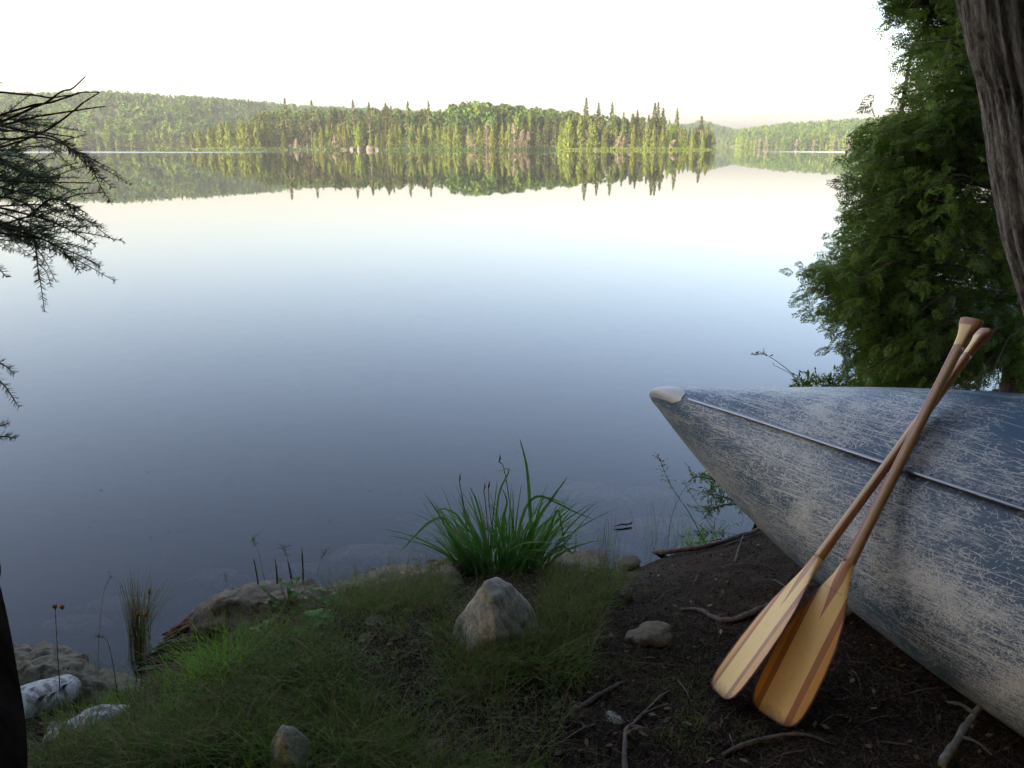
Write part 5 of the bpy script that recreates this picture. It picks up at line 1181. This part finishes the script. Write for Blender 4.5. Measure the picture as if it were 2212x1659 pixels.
def snag_mesh(h, seed, lean=0, fuzzy=0):
    r_ = np.random.default_rng(seed); mb = MB(); top = np.array([lean*h, 0, h*math.sqrt(max(.1, 1-lean*lean))]); mb.add(*tube([(0, 0, -.3), top*.5, top], [.28, .18, .05], 6), 1)
    for _ in range(int(26+fuzzy*60)):
        u = r_.uniform(.12, .97); p = top*u; an = r_.uniform(0, 2*PI); L = (1-u)*h*.22+.4; e = p+np.array([math.cos(an)*L, math.sin(an)*L, r_.uniform(-.4, .35)*L]); mb.add(*tube([p, e], [.07, .02], 3, cap=False), 0)
        if fuzzy:
            q = p+(e-p)*r_.uniform(.3, 1, (5, 1))+r_.normal(size=(5, 3))*.2; a_ = unit(e-p+r_.normal(size=(5, 3))*.7)*.4; mb.add(*quads(q, a_, unit(np.cross(a_, r_.normal(size=(5, 3))))*.10), 0)
    return mb
def tree_meshes(name, gen, mat, nvar, trunk=(.16, .03), h=10):
    out = []
    for s_ in range(nvar):
        C, A_, B_ = gen(s_); mb = MB(); mb.add(*quads(C, A_, B_), 0); mc = mb.build(name+'_crown', [mat], smooth=False)
        mt = mesh(name+'_trunk', *tube([(0, 0, -.5), (0.05, 0, h*.5), (0, 0, h*.93)], [trunk[0], trunk[0]*.7, trunk[1]], 6), M['far_trunk'])
        mb.add(*tube([(0, 0, -.5), (0.05, 0, h*.5), (0, 0, h*.93)], [trunk[0], trunk[0]*.7, trunk[1]], 6), 1); mj = mb.build(name, [mat, M['far_trunk']], smooth=False); out.append((mc, mt, mj, (C, A_, B_)))
    return out
TM = {
 'spruce': tree_meshes('spruce_tree', lambda s: conifer(10, 1.55, 10+s, 430, .14, 1.0), M['far_spruce'], 5),
 'spire': tree_meshes('spruce_tree', lambda s: conifer(10, 1.5, 30+s, 460, .08, .9, irregular=.35), M['far_spruce'], 4),
 'rust': tree_meshes('spruce_tree', lambda s: conifer(10, 1.5, 50+s, 380, .08, .9, irregular=.4), M['far_rust'], 3),
 'cedar': tree_meshes('cedar_tree', lambda s: tall_cedar(10, 2.0, 70+s), M['far_cedar'], 6),
 'birch': tree_meshes('birch_tree', lambda s: round_tree(10, 2.5, 90+s), M['far_birch'], 6, (.13, .05), 9),
}
cnt = {k: 0 for k in TM}
KIND = {'spruce': ('spruce_tree', 'spruce'), 'spire': ('spruce_tree', 'spruce'), 'rust': ('spruce_tree', 'spruce'), 'cedar': ('cedar_tree', 'cedar'), 'birch': ('birch_tree', 'birch')}
nthings = 0
def far_tree(kind, x, ytop, Y, label, group=None, wide=1.0, parts=False, front=None):
    """one tree at picture column x on the far shore, real position at distance Y, top at picture row ytop"""
    global nthings
    p = at_y(x, HZ, Y); zb = zA(Y, headA(x) if front is None else front); h = at_y(x, ytop, Y)[2]-zb; h = max(h, 1.5)
    mc, mt, mj, _ = TM[kind][cnt[kind] % len(TM[kind])]; cnt[kind] += 1; nm_, ct = KIND[kind]; wsc = h/10*wide*rng.uniform(.9, 1.12)
    wsc = min(wsc, 1.7)
    if parts:
        o = bpy.data.objects.new(nm_, None); COL.objects.link(o); c = link('crown', mc, o); c2 = link('trunk', mt, o)
    else: o = link(nm_, mj)
    o.location = (p[0], Y, zb); o.scale = (wsc, wsc, h/10); o.rotation_euler = (0, 0, rng.uniform(0, 6.28)); tag(o, label, ct, group); nthings += 1; return o
# skyline trees that can be told apart
named = [('spire', 622, 212, 'tall dark spruce spire rising highest over the left half of the headland', 1.5), ('spire', 679, 216, 'thin spruce top poking up right of the tallest left spruce', .9), ('rust', 767, 215, 'brownish spruce with broad crown above the pale shore boulders', 1.3), ('spire', 801, 221, 'slender spruce spire just right of the brownish broad spruce', .9), ('spire', 836, 221, 'thin dark spruce spire left of the bushy birch top', .9), ('spruce', 848, 228, 'dark spruce standing beside the thin spire mid headland', .9), ('spire', 884, 219, 'dark pointed spruce between two birch crowns mid headland', 1.), ('spruce', 928, 219, 'wide layered spruce standing alone before the gap in the skyline', 1.25), ('spire', 1264, 210, 'tallest thin spruce top over the bright cedars, first of three', 1.15), ('spire', 1291, 222, 'second of three spruce tops over the bright cedars', 1.05), ('spire', 1320, 220, 'third spruce top over the bright cedars, with a full tip', 1.1), ('spire', 1345, 242, 'small dark spruce tip right of the three spruce tops', .8), ('spire', 1374, 237, 'dark spruce tip halfway between the three tops and the twin spruces', .9), ('spire', 1386, 252, 'low spruce tip left of the twin spruces', .7), ('spruce', 1411, 222, 'left one of the tall twin spruces near the right end of the headland', 1.15), ('spruce', 1418, 221, 'right one of the tall twin spruces near the right end of the headland', 1.1), ('spire', 1429, 232, 'darker spruce leaning against the right twin spruce', 1.), ('spruce', 1459, 233, 'lone slender layered spruce right of the twin spruces', .85), ('spire', 1512, 251, 'dark pointed spruce near the right tip of the headland', 1.25), ('cedar', 1527, 268, 'narrow sunlit cedar at the far right tip of the headland', .9), ('cedar', 416, 284, 'low sunlit bush-like cedar at the left tip of the headland', 1.)]
for k, x, yt, lab, wd in named: far_tree(k, x, yt, headA(x)+(20 if k != 'cedar' else 3), lab, None, wd, True)
# skyline birches and back row
def fill(kind, x0, x1, n, ytop, dy, off, label, group, wide=1., jit=5):
    xs_ = np.linspace(x0, x1, n)+rng.normal(size=n)*(x1-x0)/max(n, 1)*.25
    for x in xs_:
        yt = (np.interp(x, *zip(*ytop)) if isinstance(ytop, list) else ytop)+rng.uniform(-dy, dy)
        far_tree(kind, float(np.clip(x, x0-4, x1+4)), float(yt), headA(x)+off+rng.uniform(-3, 3), label, group, wide)
skyA = [(408, 285), (470, 262), (520, 250), (570, 235), (620, 232), (700, 230), (760, 232), (860, 232), (930, 244), (955, 240), (975, 220), (1015, 219), (1041, 217), (1056, 216), (1089, 225), (1119, 225), (1146, 230), (1176, 232), (1195, 241), (1227, 236), (1260, 240), (1320, 242), (1350, 252), (1400, 248), (1440, 262), (1500, 272), (1545, 290)]
fill('birch', 560, 920, 20, [(560, 240), (920, 232)], 5, 45, 'green round birch crown on the skyline of the left half of the headland', 'birches on the left skyline', 1.)
fill('birch', 955, 1240, 24, skyA, 3, 36, 'green round birch crown on the middle skyline of the headland', 'birches on the middle skyline', 1.15)
fill('birch', 1250, 1420, 10, [(1250, 244), (1420, 252)], 4, 30, 'round birch crown behind the bright cedars', 'birches behind the bright cedars', 1.)
fill('spruce', 560, 930, 26, [(560, 243), (620, 236), (930, 240)], 6, 30, 'mid-green spruce in the back row above the left shore of the headland', 'back row spruces, left half', .95)
fill('rust', 640, 800, 6, [(640, 250), (800, 245)], 8, 18, 'rust tinged spruce with thinning needles on the left half of the headland', 'thinning spruces', 1.)
fill('spruce', 940, 1210, 16, [(940, 258), (1210, 262)], 8, 22, 'dark spruce in the middle row below the birch crowns', 'middle row spruces', .95)
fill('spruce', 1150, 1210, 8, [(1150, 262), (1210, 258)], 6, 8, 'dark shaded spruce standing in the small bay of the headland', 'spruces in the bay', .95)
fill('spruce', 1230, 1530, 22, [(1230, 258), (1330, 250), (1430, 252), (1480, 268), (1530, 282)], 6, 20, 'dark green spruce in the back row of the right end of the headland', 'back row spruces, right end', .95)
fill('cedar', 430, 610, 16, [(430, 284), (480, 268), (540, 262), (610, 275)], 6, 5, 'sunlit yellow-green cedar in the front row of the left tip', 'front cedars at the left tip', 1.05)
fill('spruce', 500, 660, 12, [(500, 262), (560, 245), (660, 255)], 7, 16, 'spruce standing behind the front cedars of the left tip', 'spruces behind the left tip', .95)
fill('cedar', 680, 830, 12, [(680, 280), (760, 262), (830, 285)], 9, 5, 'sunlit olive cedar above the pale shore boulders', 'cedars above the boulders', .95)
fill('spruce', 700, 850, 9, [(700, 268), (850, 268)], 10, 9, 'olive spruce mixed with the cedars above the pale boulders', 'spruces above the boulders', .85)
fill('cedar', 845, 1010, 14, [(845, 272), (930, 265), (1010, 272)], 6, 6, 'deep green cedar in the middle front row', 'middle front cedars', 1.)
fill('cedar', 1035, 1140, 9, [(1035, 270), (1060, 262), (1140, 270)], 7, 4, 'light green cedar between the two grey dead trees', 'cedars between the dead trees', .95)
fill('cedar', 1214, 1300, 12, [(1214, 275), (1230, 256), (1262, 250), (1300, 280)], 5, 4, 'brightest yellow-green cedar right of the small bay', 'bright cedars right of the bay', 1.05)
fill('cedar', 1305, 1440, 12, [(1305, 275), (1440, 275)], 8, 5, 'yellow-green cedar along the right shore of the headland', 'cedars on the right shore', .9)
fill('cedar', 1445, 1538, 9, [(1445, 262), (1480, 272), (1538, 282)], 5, 4, 'sunlit cedar at the right tip of the headland', 'cedars at the right tip', .95)
fill('birch', 860, 900, 3, 285, 5, 5, 'small light green birch in the front row mid headland', 'small front birches', .8)
# dead trees
for x, yt, lean, fz, lab in ((1022, 290, -.35, .5, 'dead grey tree leaning left at the water, mid headland'), (1052, 262, 0, .6, 'tall brown half dead tree beside the leaning dead tree'), (1100, 268, 0, 0, 'bare thin dead trunk between the two dead clusters'), (1112, 266, -.05, 1., 'left dead tan tree of the cluster left of the bay'), (1126, 280, .05, 1., 'middle dead tan tree of the cluster left of the bay'), (1136, 284, .15, 1., 'right dead tan tree leaning right at the cluster left of the bay'), (1332, 284, .22, .3, 'pale dead tree leaning right in front of the right shore cedars'), (1345, 296, .1, .4, 'short dead tree beside the leaning pale dead tree'), (1445, 300, .5, .3, 'dead tree fallen steeply to the right near the right tip'), (1264, 278, 0, .2, 'thin bare trunk standing among the bright cedars'), (640, 300, 0, .4, 'small grey dead tree at the left shore recess'), (724, 290, 0, .2, 'bare pale trunk at the left end of the boulders')):
    Y = headA(x)+2; p = at_y(x, HZ, Y); zb = WATER+.2; h = at_y(x, yt, Y)[2]-zb; mb = snag_mesh(h, int(x), lean, fz)
    o = link('dead_tree', mb.build('dead_tree', [M['far_dead'], M['far_dead']], smooth=False), None, (p[0], Y, zb)); tag(o, lab, 'dead tree'); nthings += 1
# boulders on the far shore
for i, (x, w_, h_, lab) in enumerate(((705, 7, 3, 'leftmost low pale boulder on the far shore'), (742, 16, 4, 'long low pale boulder second on the far shore'), (762, 9, 7, 'pale upright boulder left of the biggest far boulder'), (778, 10, 8, 'big pale rounded boulder on the far shore'), (800, 13, 10, 'largest far shore boulder, cut by two dark cracks'), (816, 7, 6, 'small boulder right of the largest far boulder'), (835, 14, 3, 'flat grey boulder right end of the far boulders'), (1288, 9, 5, 'single grey boulder below the bright cedars'), (690, 9, 2, 'flat tan rock left of all the far boulders'))):
    Y = headA(x)-1.5; p = at_y(x, HZ, Y); sc_ = Y/1720; V, Fs = rock_shape(200+i, (w_*sc_*.6, 1.5, h_*sc_), 9, .06, ICO3); o = link('shore_boulder', mesh('shore_boulder', V, Fs, M['far_rock']), None, (p[0], Y, WATER)); tag(o, lab, 'boulder')
# low bushes and reeds along the waterline
def bush_strip(name, label, x0, x1, n, hpx, mat, cat='bush', Yoff=-2.):
    c = at_y((x0+x1)/2, HZ, headA((x0+x1)/2)+Yoff) if x0 > 408 else at_y((x0+x1)/2, HZ, 372.); C = []
    for _ in range(n):
        x = rng.uniform(x0, x1); Y = (headA(x)+Yoff if x0 > 408 else 372.)+rng.uniform(-1.5, 2.5); p = at_y(x, HZ, Y); e = min(1, (x-x0)/(x1-x0)*5+.2, (x1-x)/(x1-x0)*5+.2); C.append([p[0], Y, WATER+rng.random()**1.3*hpx*.62*Y/1720*e])
    C = np.array(C); a_ = unit(rng.normal(size=(n, 3))+[0, 0, .5]); b2 = unit(np.cross(a_, rng.normal(size=(n, 3)))); L = rng.uniform(.15, .4, (n, 1)); mb = MB(); mb.add(*quads(C, a_*L, b2*L*.5)); org = np.array([c[0], c[1], WATER])
    o = link(name, mb.build(name, mat, smooth=False, org=org), None, tuple(org)); tag(o, label, cat); return o
bush_strip('bush', 'bright yellow-green low bush islet off the left tip of the headland', 338, 372, 500, 9, M['shore_bush'])
bush_strip('bush', 'thin low bush strip joining the bright islet to the left tip', 370, 420, 400, 6, M['shore_bush'])
bush_strip('bush', 'low green bushes under the trees of the left tip', 420, 600, 1300, 8, M['shore_bush'])
bush_strip('bush', 'bright low bush at the left shore recess', 580, 620, 400, 9, M['shore_bush'])
bush_strip('bush', 'dull low brush between the recess and the boulders', 620, 740, 900, 7, M['far_birch'])
bush_strip('bush', 'low brush right of the far shore boulders', 820, 1030, 1700, 9, M['far_birch'])
bush_strip('bush', 'low brush in front of the cedars between the dead trees', 1030, 1145, 900, 7, M['far_birch'])
bush_strip('reed_bed', 'pale green reeds filling the small bay of the headland', 1145, 1212, 900, 12, M['shore_bush'], 'reeds')
bush_strip('bush', 'low brush below the bright cedars and right shore', 1212, 1545, 2400, 8, M['far_cedar'])

# --- the rest of the woods: everything beyond the trees built one by one
CC, AA, BB, MM = [], [], [], []
def stuff_tree(kind, p, h, wide=1.):
    C, A_, B_ = TM[kind][rng.integers(len(TM[kind]))][3]; n = len(C); k = rng.permutation(n)[:n*10//22 if p[1] > 430 else n*2//3]; w_ = min(h/10*wide, 1.6); th = rng.uniform(0, 6.28); c, s_ = math.cos(th), math.sin(th)
    Rm = np.array([[c*w_, -s_*w_, 0], [s_*w_, c*w_, 0], [0, 0, h/10]]); f = 1.35
    CC.append(C[k]@Rm.T+p); AA.append(A_[k]@Rm.T*f); BB.append(B_[k]@Rm.T*f); MM.append(np.full(len(k), {'spruce': 0, 'spire': 0, 'rust': 3, 'cedar': 1, 'birch': 2}[kind]))
for _ in range(150):   # behind the headland rows
    x = rng.uniform(440, 1535); Y = headA(x)+rng.uniform(14, 90); p = at_y(x, HZ, Y); yt = np.interp(x, *zip(*skyA))+rng.uniform(4, 20); zb = zA(Y, headA(x)); h = at_y(x, yt, Y)[2]-zb
    if h > 3: stuff_tree(rng.choice(['spruce', 'birch', 'spruce', 'cedar']), np.array([p[0], Y, zb]), h)
def hill_trees(x0, x1, n, kinds, hmin, hmax, frontkinds=None, qmax=1.0):
    for _ in range(n):
        x = rng.uniform(x0, x1); q = rng.random()**.8*qmax; sdv = np.interp(x, *zip(*shoreB)); Y = sdv+3+q*150; f = min((Y-sdv)/160, 1); sk = np.interp(x, *zip(*skyB)); hz = CAMH+(HZ-sk)/1720*(sdv+160)-17.5
        zb = WATER+.2+max(hz-WATER, .8)*(f*f*(3-2*f)); p = at_y(x, HZ, Y); kk = rng.choice(frontkinds if (frontkinds and Y-sdv < 14) else kinds); stuff_tree(kk, np.array([p[0], Y, zb-.5]), rng.uniform(hmin, hmax)*(.75 if Y-sdv < 10 else 1), 1.1)
    for x in np.arange(x0, x1, 2.4):      # ridge line
        sdv = np.interp(x, *zip(*shoreB)); Y = sdv+160+rng.uniform(-14, 26); sk = np.interp(x, *zip(*skyB)); hz = CAMH+(HZ-sk)/1720*Y-17.5; p = at_y(x, HZ, Y); stuff_tree(rng.choice(['birch', 'birch', 'birch', 'spruce']), np.array([p[0], Y, hz-1]), rng.uniform(11, 14.5), 1.2)
        stuff_tree(rng.choice(['cedar', 'spruce']), np.array([p[0]+2, Y-6, hz-4]), rng.uniform(8, 12), 1.5)
        q = rng.uniform(1, 6); zf = WATER+.2; pf = at_y(x+rng.uniform(-2, 2), HZ, sdv+q); stuff_tree(rng.choice(['cedar', 'spruce', 'cedar', 'birch']), np.array([pf[0], sdv+q, zf]), rng.uniform(5, 10), 1.2)
hill_trees(-260, 720, 950, ['birch', 'birch', 'spruce', 'spruce', 'cedar'], 9, 14, ['spruce', 'cedar', 'spruce'])
hill_trees(720, 1480, 140, ['birch', 'spruce'], 9, 13)
hill_trees(1480, 1600, 60, ['birch', 'spruce', 'spruce'], 9, 13)
hill_trees(1590, 2050, 430, ['birch', 'spruce', 'cedar', 'birch', 'cedar'], 9, 14, ['cedar', 'cedar', 'birch'])
hill_trees(-900, -260, 120, ['birch', 'spruce'], 9, 14); hill_trees(2050, 3200, 150, ['birch', 'spruce'], 9, 14)
C, A_, B_ = (np.concatenate(q) for q in (CC, AA, BB)); V, Fq = quads(C, A_, B_)
tag(link('forest', mesh('forest', V, Fq, [M['far_spruce'], M['far_cedar'], M['far_birch'], M['far_rust']], np.concatenate(MM), smooth=False)), kind='stuff')
# pale dead trunks on the right far shore
for i, (x, h_, ln) in enumerate(((1640, 22, -.05), (1652, 20, .15), (1658, 16, -.2), (1758, 16, 0), (1800, 18, .1), (1833, 28, 0), (1845, 24, -.3), (1720, 18, 0))):
    Y = float(np.interp(x, *zip(*shoreB)))-1; p = at_y(x, HZ, Y); mb = snag_mesh(h_*Y/1720, 40+i, ln, .5); o = link('dead_tree', mb.build('dead_tree', [M['far_dead'], M['far_dead']], smooth=False), None, (p[0], Y, WATER+.1)); tag(o, 'pale dead tree standing at the water of the distant right shore', 'dead tree', 'dead trees on the distant right shore')
# far sheet of land to the horizon
V = [(-6000, 1300, 2), (6000, 1300, 2), (6000, 6000, 2), (-6000, 6000, 2)]
tag(link('far_ground', mesh('far_ground', V, [(0, 1, 2, 3)], M['hill'], smooth=False)), kind='structure')
print('far things', nthings, 'forest faces', len(Fq))
# ------------------------------------------------------------------ morning haze
HAZE = True
if HAZE:
    V = [(x, y, z) for x in (-1400, 1400) for y in (-60, 1500) for z in (-4, 75)]
    hz_ = mesh('haze', V, [(0, 1, 3, 2), (4, 6, 7, 5), (0, 4, 5, 1), (2, 3, 7, 6), (0, 2, 6, 4), (1, 5, 7, 3)], None if False else [], smooth=False)
    hm = bpy.data.materials.new('haze'); hm.use_nodes = True; nt = hm.node_tree; nt.nodes.clear(); out = nt.nodes.new('ShaderNodeOutputMaterial'); pv = nt.nodes.new('ShaderNodeVolumePrincipled')
    pv.inputs['Density'].default_value = .00022; pv.inputs['Color'].default_value = (.92, .95, 1, 1); pv.inputs['Anisotropy'].default_value = .3; nt.links.new(pv.outputs[0], out.inputs['Volume']); hz_.materials.append(hm)
    o = link('haze', hz_); tag(o, kind='stuff')
